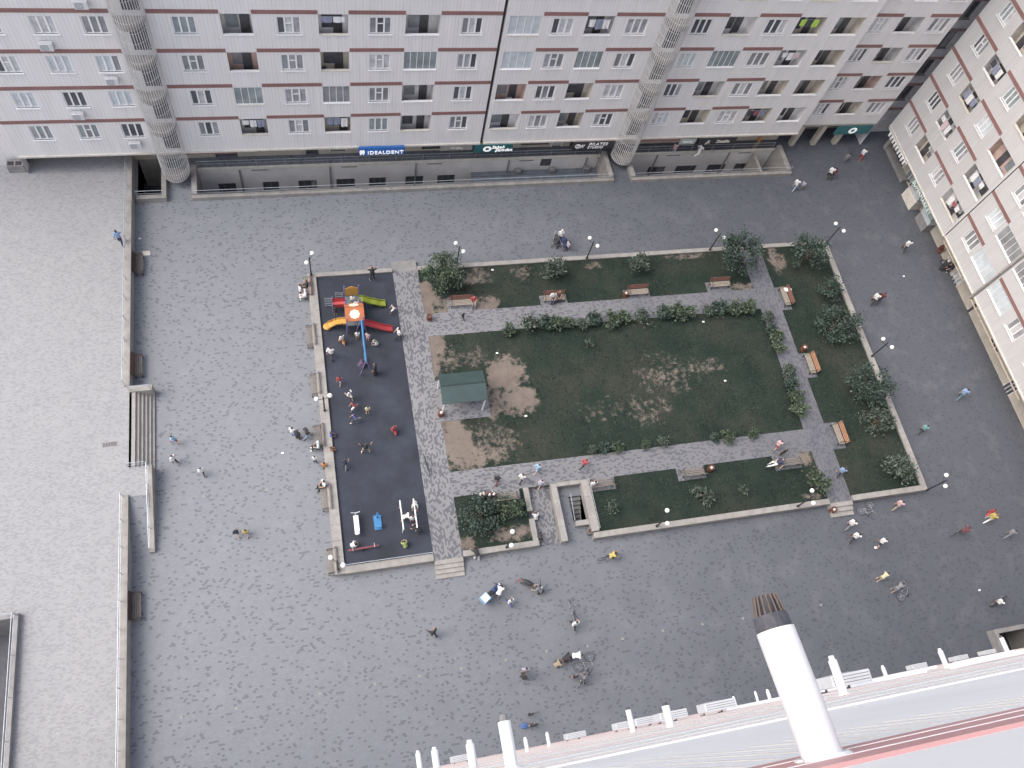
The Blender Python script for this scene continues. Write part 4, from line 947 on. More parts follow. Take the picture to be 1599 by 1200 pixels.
# shop bits along the right building
w = thing('shop_awning', 'white scalloped awning strip over the dark shop entrance on the right', 'awning', (53.9, 43.7, 2.3))
MB().box(-.35, .25, -2.2, 2.2, .28, .36).build('awning_top', M_WHITE, w)
mb = MB()
for k in range(9): mb.box(-.36, -.33, -1.9 + k * .42, -1.9 + k * .42 + .24, -.12, .28)
mb.build('valance', M_WHITE, w)
w = thing('shop_porch', 'pale stone porch kerb and pillar at the dark shop entrance on the right', 'porch', (55.0, 43.9, 0))
MB().box(-.4, .3, 1.6, 2.0, 0, 2.7).build('pillar', M_STONE, w); MB().box(-.35, .3, -2.4, 1.6, 0, .35).build('kerb', M_STONE2, w)
w = thing('shop_kiosk', 'white boxed shop front projecting under the letters on the right', 'shop front', (54.7, 39.2, 0))
MB().box(-.55, .6, -.9, .9, 0, 1.1).build('counter', M_TRIM, w); MB().box(-.5, .6, -.85, .85, 1.1, 2.2).build('glass_box', M_GLASS[2], w); MB().box(-.6, .6, -.95, .95, 2.2, 2.3).build('canopy', M_WHITE, w)
w = thing('shop_kiosk', 'low grey and white display case beside the letters on the right', 'shop front', (54.8, 36.6, 0))
MB().box(-.4, .5, -.8, .8, 0, .9).build('counter', M_STONE2, w); MB().box(-.35, .5, -.75, .75, .9, 1.6).build('glass_box', M_GLASS[3], w)

# --- near building (its facade falls away below the camera)
Nb = thing('apartment_building', 'white near apartment facade seen steeply from above along the bottom edge', 'building', (15, -.13, 0))
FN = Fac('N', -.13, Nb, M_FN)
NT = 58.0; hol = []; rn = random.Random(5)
NW = [(-5.2, -3.6), (9.6, 11.2), (14.4, 16), (20, 21.6), (26, 27.6), (34, 35.6), (42, 43.6)]
for k in range(7):
    z1 = 54 - 1.95 - 3.1 * k
    for a, b in NW: hol.append((a, b, z1 - 1.4, z1)); window(FN, a, b, z1 - 1.4, z1, 2 if rn.random() < .5 else 5)
wall_mesh(FN, -25, 57, 0, NT, hol); band_mesh(FN, [(-25, 57, 54 - 1.73 - 3.1 * k) for k in range(1)], M_BANDN, .32, .008); band_mesh(FN, [(-25, 57, 54 - 1.73 - 3.1 * k) for k in range(1, 16)], mat('greyish_band', (.56, .43, .41), .6, .1), .12, .008)  # lower bands are thinner and greyer than the top one
mb = MB()
for k in range(2):
    z = 54 - 1.73 - 3.1 * k
    for q in (.085, .21): FN.box(mb, -25, 57, z + q - .004, z + q + .004, 0, .0094)
mb.build('trim_line', M_WHITE, Nb)
for k in range(4):
    mb = MB()
    for i in range(16):
        x = .82 + i * .088; h_ = (1.45 if i < 4 else .7 - .045 * (i - 4)) * (1 if k == 0 else .8)
        FN.box(mb, x, x + .005, 54 - 1.9 - 3.1 * k - h_, 54 - 1.9 - 3.1 * k, 0, .0015)
    mb.build('panel_joint', M_TRIM, Nb)['kind'] = 'stuff'
mb = MB()
for k in range(1, 9): FN.box(mb, -25, 57, 54 - 2.55 - 3.1 * k, 54 - 2.5 - 3.1 * k, 0, .004); FN.box(mb, -25, 57, 54 - 3.6 - 3.1 * k, 54 - 3.57 - 3.1 * k, 0, .004)
mb.build('sill_line', M_TRIM, Nb)
mb = MB(); FN.quad(mb, [(-25, NT, 0), (57, NT, 0), (57, NT, -14), (-25, NT, -14)]); FN.quad(mb, [(-25, 0, -14), (57, 0, -14), (57, NT, -14), (-25, NT, -14)])
for u in (-25, 57): FN.quad(mb, [(u, 0, 0), (u, NT, 0), (u, NT, -14), (u, 0, -14)])
mb.build('shell_wall', M_FN, Nb)
for i, (x, z) in enumerate(NEAR_AC):
    ac_unit(FN, x, z - .3, ['white outdoor air conditioner directly right of the big flue pipe tip', 'white outdoor air conditioner just left of the big flue pipe', 'second air conditioner left of the big flue pipe', 'third air conditioner left of the big flue pipe', 'fourth air conditioner left of the big flue pipe', 'fifth air conditioner left of the big flue pipe', 'grey air conditioner far left on the near facade by the tall thin flue', 'small distant air conditioner right of the first two thin flues', 'second small distant air conditioner on the right of the near facade', 'small distant air conditioner nearest the right edge of the near facade'][i], 'air conditioners on the near facade', 0, .8, 'air_conditioner', .21)
fl_lab = ['very large white flue pipe with a charred black ribbed cap close to the camera', 'white flue pipe with grey cap left of the air conditioners', 'white flue pipe crossing in front of an air conditioner', 'thin white flue pipe right of the air conditioner with the crossing pipe', 'white flue pipe standing alone between two distant air conditioners', 'black tipped flue pipe nearest the right edge', 'thin white flue just right of the grey capped pipe', 'second thin white flue right of the grey capped pipe', 'black tipped white flue beside the air conditioner row', 'wider black tipped white flue in the air conditioner row', 'pointed white flue third from the left end of the near facade', 'pointed white flue at the far left end of the near facade', 'slotted white flue left of the grey capped pipe', 'stub flue just left of the big pipe, first', 'stub flue just left of the big pipe, second', 'stub flue touching the left side of the big pipe']
M_SOOT = mat('sooty_metal', (.07, .072, .085), .6, .4, 30); M_RUST = mat('rusty_ribs', (.13, .10, .085), .6, .3, 30)
for i, (x, z, r) in enumerate(FLUES):
    ln = .25 if i == 0 else .28 + .05 * ((i * 7) % 3)
    w = thing('flue_pipe', fl_lab[i], 'flue pipe', (x, -.13, z), 0, 'flue pipes on the near facade')
    dx = -.012 if i == 0 else 0
    MB().tube([(0, 0, 0), (dx * .5, ln * .5, -.004), (dx, ln, -.012)], r, 40 if i == 0 else 12).build('pipe', M_WHITE, w, smooth=False)
    MB().ring((0, .006, 0), r * 1.25, .008, 'y', 16, 5).build('wall_collar', M_WHITE, w)
    if i == 0:
        MB().tube([(dx, ln - .005, -.012), (dx * 1.1, ln + .03, -.014)], [r * .97, r * .9], 20).tube([(dx * 1.1, ln + .03, -.014), (dx * 1.2, ln + .035, -.014)], [r * .8, r * .62], 20).build('cap_base', M_SOOT, w)
        mb = MB()
        for k in range(16):
            a = 2 * math.pi * k / 16; c, s_ = math.cos(a), math.sin(a); mb.tube([(dx + c * r * .84, ln + .02, -.013 + s_ * r * .84), (dx + c * r * .6, ln + .07, -.013 + s_ * r * .6)], .0024, 5)
        mb.build('cap_rib', M_RUST, w); MB().tube([(dx, ln + .02, -.013), (dx, ln + .07, -.013)], r * .5, 12).build('cap_core', M_SOOT, w)
    else: MB().tube([(0, ln - .005, -.012), (0, ln + .05, -.012)], [r * .75, r * .6], 10).build('cap', M_SOOT if i in (5, 8, 9) else M_STONE2 if i == 1 else M_WHITE, w)

# air conditioners and laundry on the far facades
for x, z, lab in ((-15.1, 12.85, 'white air conditioner under a left wing window on the top visible row'), (-12.0, 9.95, 'white air conditioner under the window nearest the stair screen, third floor'), (-15.0, 6.8, 'white air conditioner under the middle left wing window, second floor'), (-12.0, 3.75, 'white air conditioner under the window nearest the stair screen, first floor'), (-12.2, 16.0, 'white air conditioner cut by the top edge on the left wing')):
    ac_unit(FA, x, z, lab, 'air conditioners on the left wing')
for y, z, lab in ((40.9, 6.0, 'white air conditioner inside the first floor balcony nearest the corner'), (34.6, 5.8, 'air conditioner inside the first floor balcony by the wall step'), (40.7, 8.9, 'air conditioner inside the second floor balcony nearest the corner'), (40.6, 12.0, 'air conditioner inside the third floor balcony nearest the corner')):
    ac_unit(FR1, y, z - 1.0, lab, 'air conditioners on right balconies', -.82)
laundry(FA, -3.4, 6.25, [1, 1, 2], 'white sheet and dark cloth in the first floor balcony right of the left screen', -.05)
laundry(FA, 2.75, 15.5, [2, 1], 'white cloth hanging in the fourth floor balcony of the left block', -.05)
laundry(FA, 2.75, 6.2, [2, 2, 1], 'white panel and blue cloth in the first floor balcony above the blue sign', -.1)
laundry(FB, 21.4, 15.4, [1, 2, 1], 'white laundry on the upper balcony in the middle of the right block', .0)
laundry(FB, 38.3, 15.4, [3, 4, 3], 'bright green towel hanging in an upper balcony of the right block', -.1)
laundry(FB, 38.3, 12.3, [1, 1, 0], 'white laundry in the third floor balcony of the right block', -.05)
laundry(FB, 38.3, 6.0, [4, 5, 2], 'dark and red clothes in the first floor balcony of the right block', -.1)
laundry(FR1, 41.2, 8.7, [1, 0, 1], 'white sheets hanging from the second floor balcony nearest the corner', .12)
laundry(FR1, 41.2, 11.7, [2, 1, 2], 'blue and white laundry in the third floor balcony nearest the corner', -.05)
laundry(FR1, 35.0, 8.8, [1, 2, 1], 'white and blue laundry in the second floor balcony by the wall step', -.05)
laundry(FR1, 41.2, 14.8, [1, 2, 4], 'laundry in the fourth floor balcony nearest the corner', -.05)
laundry(FR1, 35.0, 5.7, [1, 5, 1], 'white and maroon laundry in the first floor balcony by the wall step', -.05)
rc = random.Random(21)
for k, (F, u, z) in enumerate([(FA, 2.3, 13.0), (FA, 2.4, 9.8), (FA, -3.5, 9.8), (FA, 8.6, 9.8), (FB, 15.6, 6.7), (FB, 15.6, 3.6), (FB, 21.0, 3.6), (FB, 32.4, 12.9), (FB, 38.2, 6.7), (FB, 41.6, 12.9), (FR1, 35.2, 3.4), (FR1, 41.0, 6.4), (FR1, 35.2, 9.4)]):
    p = F.P(u, z, -.5) + F.o
    w = thing('storage_box', ['stacked boxes on the fourth floor balcony above the blue sign', 'stacked boxes on the third floor balcony above the blue sign', 'boxes on the third floor balcony right of the left stair screen', 'boxes on the third floor balcony left of the dark joint', 'clutter boxes on the second floor balcony right of the dark joint', 'clutter boxes on the first floor balcony right of the dark joint', 'dark boxes on the first floor balcony above the grey sign', 'boxes on the upper balcony right of the right stair screen', 'boxes on the second floor balcony of the right block', 'boxes on the upper open corner balcony', 'boxes on the first floor balcony by the wall step', 'boxes on the second floor balcony nearest the corner', 'boxes on the third floor balcony by the wall step'][k], 'boxes', p, 0, 'clutter on balconies')
    for q in range(3):
        a, b, h = rc.uniform(.15, .3), rc.uniform(.15, .28), rc.uniform(.2, .55); x, y = -.5 + q * .5, rc.uniform(-.2, .2)
        if F.k == 'X': x, y = y, x
        MB().box(x - a, x + a, y - b, y + b, .005, h).build('box', mat('clutter_%d' % rc.randrange(5), [(.3, .2, .12), (.5, .5, .5), (.08, .08, .1), (.12, .16, .3), (.35, .3, .25)][q + rc.randrange(3)], .8, .2, 4), w)

# ------------------------------------------------------------------ shop signs
def TXT(F, u, z, d, sl=0):   # text matrix on a facade
    if F.k == 'Y': return Matrix.Translation(F.P(u, z, d) + F.o) @ Matrix.Rotation(R(90), 4, 'X')
    return Matrix.Translation(F.P(u, z, d) + F.o) @ Matrix.Rotation(R(-90), 4, 'Z') @ Matrix.Rotation(R(90), 4, 'X')
M_LIT, nt_, b_ = new_mat('lit_white_letters')
L(nt_, ramp(nt_, noi(nt_, coord(nt_), 3), [(.2, (.85,) * 3), (.8, (.95,) * 3)]), b_.inputs['Base Color']); b_.inputs['Emission Color'].default_value = (1, 1, 1, 1); b_.inputs['Emission Strength'].default_value = .35
def sign(lab, F, u0, u1, z0, z1, d0, d1, m, texts, extra=None, name='shop_sign'):
    c = F.P((u0 + u1) / 2, z0, 0) + F.o
    w = thing(name, lab, 'sign', c)
    G = Fac(F.k, F.D, w, F.m); mb = MB(); G.box(mb, u0, u1, z0, z1, d0, d1); mb.build('sign_board', m, w)
    for body, u, z, size, shear, mt in texts:
        text_mesh('lettering', body, size, Matrix.Translation(-c) @ TXT(F, u, z, d1 + .03), mt, w, .025, 'CENTER', shear, size * .012)
    if extra: extra(w, G, d1)
    return w
M_BLUE = mat('sign_blue', (.03, .14, .42), .4, .12, 2); M_TEAL = mat('sign_teal', (.02, .11, .12), .4, .15, 2); M_GREYS = mat('sign_charcoal', (.04, .04, .045), .4, .15, 2)
def tooth(w, G, d):
    mb = MB(); u, z = 4.36, 2.3
    pts = [(a * .9, b) for a, b in [(0, .5), (.1, .58), (.22, .54), (.34, .58), (.44, .5), (.44, .28), (.38, .0), (.3, 0), (.25, .2), (.19, .2), (.14, 0), (.06, 0), (0, .28)]]
    mb.poly([G.P(u + a, z + b * 1.0, d + .035) for a, b in pts]); mb.build('tooth_logo', M_LIT, w)
sign('blue sign with white IDEALDENT letters and a tooth under the left block', FA, 4.3, 7.95, 2.25, 3.05, .12, .34, M_BLUE, [('IDEALDENT', 6.42, 2.36, .5, 0, M_LIT)], tooth)
def roundel(u, z, r):
    def f(w, G, d):
        mb = MB(); n = 20
        for k in range(n):
            a, b = 2 * math.pi * k / n, 2 * math.pi * (k + 1) / n
            mb.poly([G.P(u + math.cos(a) * r, z + math.sin(a) * r * .9, d + .03), G.P(u + math.cos(b) * r, z + math.sin(b) * r * .9, d + .03), G.P(u + math.cos(b) * r * .45, z + math.sin(b) * r * .4, d + .03), G.P(u + math.cos(a) * r * .45, z + math.sin(a) * r * .4, d + .03)])
        mb.build('round_logo', M_LIT, w)
    return f
sign('dark teal sign with a white ring and white script by the dark joint', FB, 13.75, 17.0, 1.95, 2.8, .1, .2, M_TEAL, [('Sabah', 15.75, 2.42, .42, .35, M_LIT), ('Şamdan', 16.25, 2.08, .42, .35, M_LIT)], roundel(14.85, 2.38, .36))
def strokes(w, G, d):
    mb = MB(); mb.ring(G.P(22.75, 2.35, d + .03), .22, .035, 'y', 14, 4); mb.build('script_logo', M_WHITE, w)
sign('charcoal sign reading PILATES STUDIO beside the right stair screen', FB, 22.3, 26.0, 1.95, 2.8, .1, .2, M_GREYS, [('PILATES', 24.55, 2.4, .44, .2, M_WHITE), ('STUDIO', 24.35, 2.05, .36, .2, M_WHITE), ('GK', 22.95, 2.15, .5, .3, M_WHITE)], strokes)
sign('charcoal sign reading Studio on the right half of the right block', FB, 34.0, 37.6, 2.0, 2.8, .1, .2, M_GREYS, [('Studio', 36.3, 2.25, .46, .25, M_TRIM), ('JL', 34.9, 2.22, .46, .3, M_TRIM)])
sign('pale green grey sign panel left of the second charcoal sign', FB, 32.2, 33.7, 2.05, 2.7, .08, .14, mat('sign_pale', (.34, .38, .36), .5, .1), [('beauty', 32.95, 2.3, .32, .1, M_WHITE)])
sign('faded grey panel sign left of the teal sign', FA, 10.9, 13.6, 2.2, 2.75, .05, .1, mat('sign_faded', (.24, .23, .22), .6, .25), [('MASSAJ', 12.3, 2.38, .28, 0, M_TRIM)])
sign('teal green banner with a white oval at the recessed end of the right block', FE, 48.2, 51.9, 1.7, 2.75, .05, .14, mat('banner_teal', (.05, .17, .185), .5, .1), [], roundel(50.0, 2.2, .42))
w = thing('shop_sign', 'row of pale green white letters along the ledge of the right building', 'sign', (53.75, 37.9, 2.05))
MB().box(.05, .12, -2.4, 2.3, 0, .8).build('sign_board', mat('sign_rail', (.22, .27, .26), .5, .1), w)
text_mesh('lettering', 'SUPERMARKET', .52, Matrix.Translation((-.03, 0, .14)) @ Matrix.Rotation(R(-90), 4, 'Z') @ Matrix.Rotation(R(90), 4, 'X'), mat('mint_letters', (.68, .80, .76), .4, .05), w, .04, 'CENTER', 0, .01)

# ------------------------------------------------------------------ street furniture
def bench(lab, x, y, z, face, red):
    w = thing('bench', lab, 'bench', (x, y, z), R(face - 90), 'benches in the courtyard')
    dk = 'dark' in lab
    sm = mat('dark_slats', (.115, .10, .095), .7, .3, 9) if dk else M_WOODL if red else M_WOOD; bm = (M_WOODO if 'orange' in lab or 'red bin' in lab else M_WOODR) if red else (mat('dark_brown_slats', (.075, .05, .045), .6, .3, 7) if dk else M_WOOD)
    mb = MB()
    for k in range(4): mb.box(-.88, .88, -.2 + k * .125, -.2 + k * .125 + .085, .41, .45)
    mb.build('seat', sm, w)
    mb = MB()
    for k in range(3):
        Mx = Matrix.Translation((0, -.27 - k * .045, .55 + k * .13)) @ Matrix.Rotation(R(18), 4, 'X'); mb.box(-.88, .88, -.018, .018, -.05, .05, Mx)
    mb.build('backrest', bm, w)
    for s in (-.78, .78):
        mb = MB()
        mb.box(s - .03, s + .03, .18, .24, 0, .41); mb.box(s - .03, s + .03, -.26, -.2, 0, .44); mb.box(s - .03, s + .03, -.22, .26, .37, .41)
        mb.tube([(s, -.24, .42), (s, -.38, .88)], .025, 6); mb.tube([(s, -.3, .62), (s, .1, .66), (s, .23, .6), (s, .22, .4)], .022, 6)
        mb.build('side_frame', M_SEAT_IRON, w)
for b in BENCHES: bench(*b)
proto = None
for lab, x, y, ang in LAMPS:
    if proto is None:
        w = proto = thing('street_lamp', lab, 'street lamp', (x, y, WH), R(ang), 'twin globe lamps around the garden')
        MB().tube([(0, 0, 0), (0, 0, .06), (0, 0, .3), (0, 0, 2.3)], [.1, .1, .055, .045], 10).build('pole', M_BLACK, w)
        MB().tube([(-.46, 0, 2.12), (-.46, 0, 2.0), (.46, 0, 2.0), (.46, 0, 2.12)], .024, 6).tube([(0, 0, 2.28), (0, 0, 2.42)], [.05, .012], 8).build('arm', M_BLACK, w)
        for s in (-.46, .46): MB().ell((s, 0, 2.26), .165, .165, .165, 16, 10).build('globe', M_GLOBE, w, smooth=True)
    else: dup(proto, (x, y, WH), R(ang), lab)
for lab, x, y, z in BINS:
    w = thing('litter_bin', lab, 'bin', (x, y, z), rnd.uniform(0, 1), 'litter bins', .85)
    red = 'grey' not in lab
    m = mat('bin_rust', (.20, .075, .05), .6, .35, 8) if red else M_STONE2
    mb = MB(); n = 14; 
    for k in range(n):
        a = 2 * math.pi * k / n; mb.box(-.03, .03, -.012, .012, .06, .68, Matrix.Translation((math.cos(a) * .23, math.sin(a) * .23, 0)) @ Matrix.Rotation(a + R(90), 4, 'Z'))
    mb.build('slat_drum', m, w); MB().tube([(0, 0, .08), (0, 0, .6)], .205, 14).build('liner', mat('bin_liner', (.10, .07, .06) if red else (.08, .08, .08), .8), w)
    MB().ring((0, 0, .68), .235, .022, 'z', 16, 5).build('rim', m, w); MB().box(-.04, .04, -.04, .04, 0, .08).build('foot', M_BLACK, w)
    if 'bench' in lab or 'steps' in lab or 'beside' in lab: MB().box(-.12, .1, -.1, .1, .6, .66).build('ash_tray', M_TRIM, w)
for i, (x, y) in enumerate(TILES):
    o = MB().box(-.075, .075, -.075, .075, .004, .012).build('ground_light', M_STONE, None, (x, y, 0)); tag(o, 'small square white light set flush in the plaza paving', 'ground light', 'ground lights set in the plaza paving')
for lab, x, y, z in LITTER:
    mb = MB(); q = .1 if 'card' not in lab else .3
    mb.poly([(-q, -q * .6, .02), (q, -q * .7, .03), (q * .9, q * .6, .05), (-q * .8, q * .7, .02)]).poly([(-q, -q * .6, .022), (q, -q * .7, .032), (0, 0, .09)])
    o = mb.build('paper_scrap', M_WHITE if 'card' not in lab else M_TRIM, None, (x, y, z)); tag(o, lab, 'litter', 'scraps of litter')
x, y = MISC['grate']
w = thing('drain_grate', 'grey rectangular drain grate in the terrace paving by the steps', 'grate', (x, y, TZ))
MB().box(-.45, .45, -.16, .16, .003, .015).build('frame', M_STONE2, w); mb = MB()
for k in range(9): mb.box(-.4 + k * .095, -.37 + k * .095, -.13, .13, .015, .025)
mb.build('bar', M_DARK, w)
# pavilion
w = thing('pavilion', 'small open shelter with a green ridged roof at the edge of the lawn', 'shelter', (9.35, 23.55, .53))
M_GR = mat('green_roof', (.036, .062, .062), .55, .14, 1.2)
x0, x1 = -1.62, 1.62; ya, yr, yb = -1.15, .12, 1.18; zr, ze = 2.32, 2.0
mb = MB()
for (p, q, zp, zq) in ((ya, yr, ze, zr), (yr, yb, zr, ze)):
    mb.poly([(x0, p, zp), (x1, p, zp), (x1, q, zq), (x0, q, zq)]); mb.poly([(x0, p, zp - .05), (x1, p, zp - .05), (x1, q, zq - .05), (x0, q, zq - .05)])
    for s in (x0, x1): mb.poly([(s, p, zp), (s, q, zq), (s, q, zq - .05), (s, p, zp - .05)])
mb.poly([(x0, ya, ze), (x1, ya, ze), (x1, ya, ze - .05), (x0, ya, ze - .05)]); mb.poly([(x0, yb, ze), (x1, yb, ze), (x1, yb, ze - .05), (x0, yb, ze - .05)])
mb.build('roof', M_GR, w); MB().box(x0, x1, yr - .05, yr + .05, zr + .002, zr + .03).build('ridge', mat('ridge_dark', (.02, .035, .035), .5), w)
for sx in (x0 + .15, x1 - .15):
    for sy in (ya + .12, yb - .12): MB().box(sx - .045, sx + .045, sy - .045, sy + .045, 0, ze - .03).build('post', M_WHITE, w)
mb = MB()
for k in range(3): mb.box(-1.3, 1.3, .75 + k * .1, .75 + k * .1 + .075, .42, .46)
for k in range(2): mb.box(-1.3, 1.3, 1.02, 1.06, .55 + k * .16, .65 + k * .16)
for sx in (-1.1, 0, 1.1): mb.box(sx - .04, sx + .04, .76, 1.0, 0, .42)
mb.build('bench_seat', M_WOODR, w)
MB().box(-.75, .75, -.35, .2, .68, .73).box(-.06, .06, -.13, -.01, 0, .68).build('table', M_WOOD, w)

# ------------------------------------------------------------------ playground
PL = .46
M_PY = mat('play_yellow', (.52, .28, .06), .4, .1, 2); M_PO = mat('play_orange', (.50, .17, .07), .4, .1, 2); M_PR = mat('play_red', (.38, .05, .055), .4, .1, 2)
M_PG = mat('play_olive', (.25, .30, .04), .4, .12, 2); M_PB = mat('play_blue', (.05, .20, .42), .4, .1, 2); M_PV = mat('play_violet_post', (.22, .18, .38), .45, .12, 3); M_PGREY = mat('play_deck', (.12, .15, .16), .6, .2, 4)
w = thing('climbing_frame', 'colourful two tower climbing frame with orange roof and four slides', 'play frame', (2.45, 31.0, PL), 0)
mb = MB().box(-.5, .5, .45, 1.4, .95, 1.0).box(-.55, .6, -1.15, .1, .95, 1.0).box(-.45, .5, .1, .45, .95, 1.0); mb.build('deck', M_PGREY, w)
for px, py, h in ((-.52, .42, 2.2), (.52, .42, 2.2), (-.52, 1.42, 2.35), (.52, 1.42, 2.35), (-.58, -1.18, 2.2), (.62, -1.18, 2.2), (-.58, .12, 2.2), (.62, .12, 2.2)):
    MB().tube([(px, py, 0), (px, py, h)], .045, 8).build('post', M_PV, w)
mb = MB(); top = [(-.46, 2.0), (-.3, 2.08), (-.15, 2.2), (0, 2.26), (.15, 2.2), (.3, 2.08), (.46, 2.0), (.46, 1.05), (-.46, 1.05)]
mb.poly([(a, 1.42, b) for a, b in top]); mb.poly([(a, 1.37, b) for a, b in reversed(top)])
for i in range(len(top)): j = (i + 1) % len(top); mb.poly([(top[i][0], 1.42, top[i][1]), (top[j][0], 1.42, top[j][1]), (top[j][0], 1.37, top[j][1]), (top[i][0], 1.37, top[i][1])])
mb.build('back_panel', M_PY, w)
def roofp(ya_, za, yb_, zb):
    mb = MB(); xa, xb = -.66, .7
    for dz in (0, -.04): mb.poly([(xa, ya_, za + dz), (xb, ya_, za + dz), (xb, yb_, zb + dz), (xa, yb_, zb + dz)])
    for s in (xa, xb): mb.poly([(s, ya_, za), (s, yb_, zb), (s, yb_, zb - .04), (s, ya_, za - .04)])
    mb.poly([(xa, ya_, za), (xb, ya_, za), (xb, ya_, za - .04), (xa, ya_, za - .04)])
    o = mb.build('roof_panel', M_PO, w)
    mb = MB(); c = Vector((.02, (ya_ + yb_) / 2, (za + zb) / 2)); dv = Vector((0, yb_ - ya_, zb - za)).normalized(); nv = Vector((0, -dv.z, dv.y)) if dv.y > 0 else Vector((0, dv.z, -dv.y)); pts = []
    for k in range(24):
        a = 2 * math.pi * k / 24; rr = .36 + .035 * math.cos(a * 8); pts.append(c + Vector((1, 0, 0)) * math.cos(a) * rr + dv * math.sin(a) * rr * .92 + nv * .012)
    mb.poly(pts); mb.build('flower_emblem', mat('emblem_cream', (.72, .74, .62), .5, .12, 6), o)
roofp(-1.2, 1.72, -.42, 2.35); roofp(-.4, 2.35, .22, 1.85)
def slide(name, pts, wd, m, end=False):
    mb = MB(); pts = [Vector(p) for p in pts]
    for k in range(len(pts) - 1):
        a, b = pts[k], pts[k + 1]; d = (b - a); s = Vector((-d.y, d.x, 0))
        s = s.normalized() * wd / 2; up = Vector((0, 0, .16))
        for q in (1, -1):
            mb.poly([a + s * q, b + s * q, b + s * q + up, a + s * q + up]); e = s * q * 1.16
            mb.poly([a + s * q + up, b + s * q + up, b + e + up, a + e + up]); mb.poly([a + e + up, b + e + up, b + e, a + e])
        mb.poly([a - s, b - s, b + s, a + s])
    o = mb.build('slide', m, w); return o
slide('slide', [(.52, 1.05, 1.0), (.8, 1.05, .98), (1.35, 1.02, .6), (1.75, 1.0, .45), (2.1, 1.0, .22), (2.5, 1.0, .16)], .46, M_PG)
slide('slide', [(.62, -1.0, 1.0), (.9, -1.02, .96), (1.5, -1.1, .62), (2.2, -1.2, .3), (2.75, -1.25, .14)], .42, M_PR)
slide('slide', [(-.58, -.75, 1.0), (-.85, -.72, .95), (-1.1, -.62, .8), (-1.35, -.56, .62), (-1.6, -.55, .42), (-1.95, -.6, .22)], .46, M_PY)
MB().ell((-1.98, -.6, .2), .3, .3, .08, 14, 6).build('slide_end', M_PY, w)
mb = MB(); mb.poly([(-.55, .95, 1.0), (-.55, .5, 1.0), (-1.4, .75, .55), (-1.4, 1.25, .55)]); mb.poly([(-.55, .95, 1.5), (-.55, .95, .95), (-1.4, 1.25, .5), (-1.4, 1.25, 1.1)]); mb.poly([(-.55, .5, 1.35), (-.55, .5, .95), (-1.4, .75, .5), (-1.4, .75, .95)])
mb.build('ramp_panel', M_PR, w)
for px, py in ((-1.42, .72), (-1.42, 1.28)): MB().tube([(px, py, 0), (px, py, 1.2)], .04, 8).build('post', M_PV, w)
for ox, oy in ((-1.95, 1.2), (-1.15, 1.6)):
    mb = MB()
    for s in (0, .5): mb.tube([(ox + s, oy + s * -.1, 0), (ox + s, oy + s * -.1, 1.25)], .022, 6)
    for k in range(5): mb.tube([(ox, oy, .2 + k * .25), (ox + .5, oy - .05, .2 + k * .25)], .016, 5)
    mb.build('ladder', M_RAIL, w)
mb = MB()
for k in range(6): mb.tube([(-.42 + k * .17, -1.5, 0), (-.42 + k * .17, -1.2, 1.0)], .014, 5)
for k in range(5): mb.tube([(-.45, -1.47 + k * .06, .1 + k * .2), (.46, -1.47 + k * .06, .1 + k * .2)], .014, 5)
mb.build('climbing_net', M_BLACK, w)
w = thing('swing_frame', 'blue swing beam on violet legs leading away from the orange tower', 'swing', (2.87, 28.0, PL))
MB().tube([(.03, 1.7, 1.95), (0, -1.7, 1.95)], .07, 10).build('beam', M_PB, w)
for px, py in ((-.45, -1.75), (.45, -1.75), (-.4, 1.75), (.42, 1.75)): MB().tube([(px, py, 0), (px * .1, py * .97, 1.95)], .035, 8).build('leg', M_PV, w)
for yy in (.6, -.6):
    mb = MB()
    for s in (-.2, .2): mb.tube([(0, yy + s, 1.95), (0, yy + s, .45)], .01, 4)
    o = mb.build('swing_chain', M_RAIL, w); MB().box(-.1, .1, yy - .24, yy + .24, .42, .46).build('swing_seat', M_BLACK, o)
w = thing('parallel_bars', 'pair of white parallel exercise bars on the rubber floor', 'exercise bars', (4.45, 15.15, PL))
for s in (-.45, .45):
    MB().tube([(s, -1.0, 1.25), (s, 1.0, 1.25)], .045, 8).build('bar', M_WHITE, w)
    for yy in (-.85, .85): MB().tube([(s, yy, 0), (s, yy, 1.25)], .035, 8).build('post', M_WHITE, w)
w = thing('exercise_machine', 'blue outdoor exercise machine on the rubber floor', 'exercise machine', (2.45, 15.2, PL))
MB().box(-.25, .25, -.5, .5, 0, .08).build('base', M_PB, w); MB().tube([(0, .35, 0), (0, .3, 1.2), (0, .1, 1.35)], .06, 8).build('column', M_PB, w)
MB().box(-.2, .2, -.45, -.1, .4, .47).build('seat', M_PB, w); MB().tube([(-.28, .1, 1.15), (0, .25, 1.2), (.28, .1, 1.15)], .03, 6).tube([(0, -.25, .0), (0, -.25, .42)], .05, 6).build('handlebar', mat('play_blue_dark', (.02, .1, .3), .4), w)
w = thing('exercise_machine', 'white outdoor sit up machine with a figure at its top end', 'exercise machine', (1.05, 15.4, PL))
MB().box(-.16, .16, -.75, .35, .42, .5).build('pad', M_WHITE, w); MB().tube([(0, -.6, 0), (0, -.6, .42)], .05, 6).tube([(0, .3, 0), (0, .3, .42)], .05, 6).build('leg', M_RAIL, w)
MB().tube([(-.3, .5, .75), (0, .45, .7), (.3, .5, .75)], .035, 6).tube([(0, .3, .42), (0, .5, .7)], .04, 6).build('handlebar', M_RAIL, w); MB().ell((0, -.85, .52), .18, .14, .1).build('foot_roller', M_WHITE, w, smooth=True)
w = thing('seesaw', 'low dark red seesaw beam at the bottom of the rubber floor', 'seesaw', (1.35, 13.55, PL), R(2))
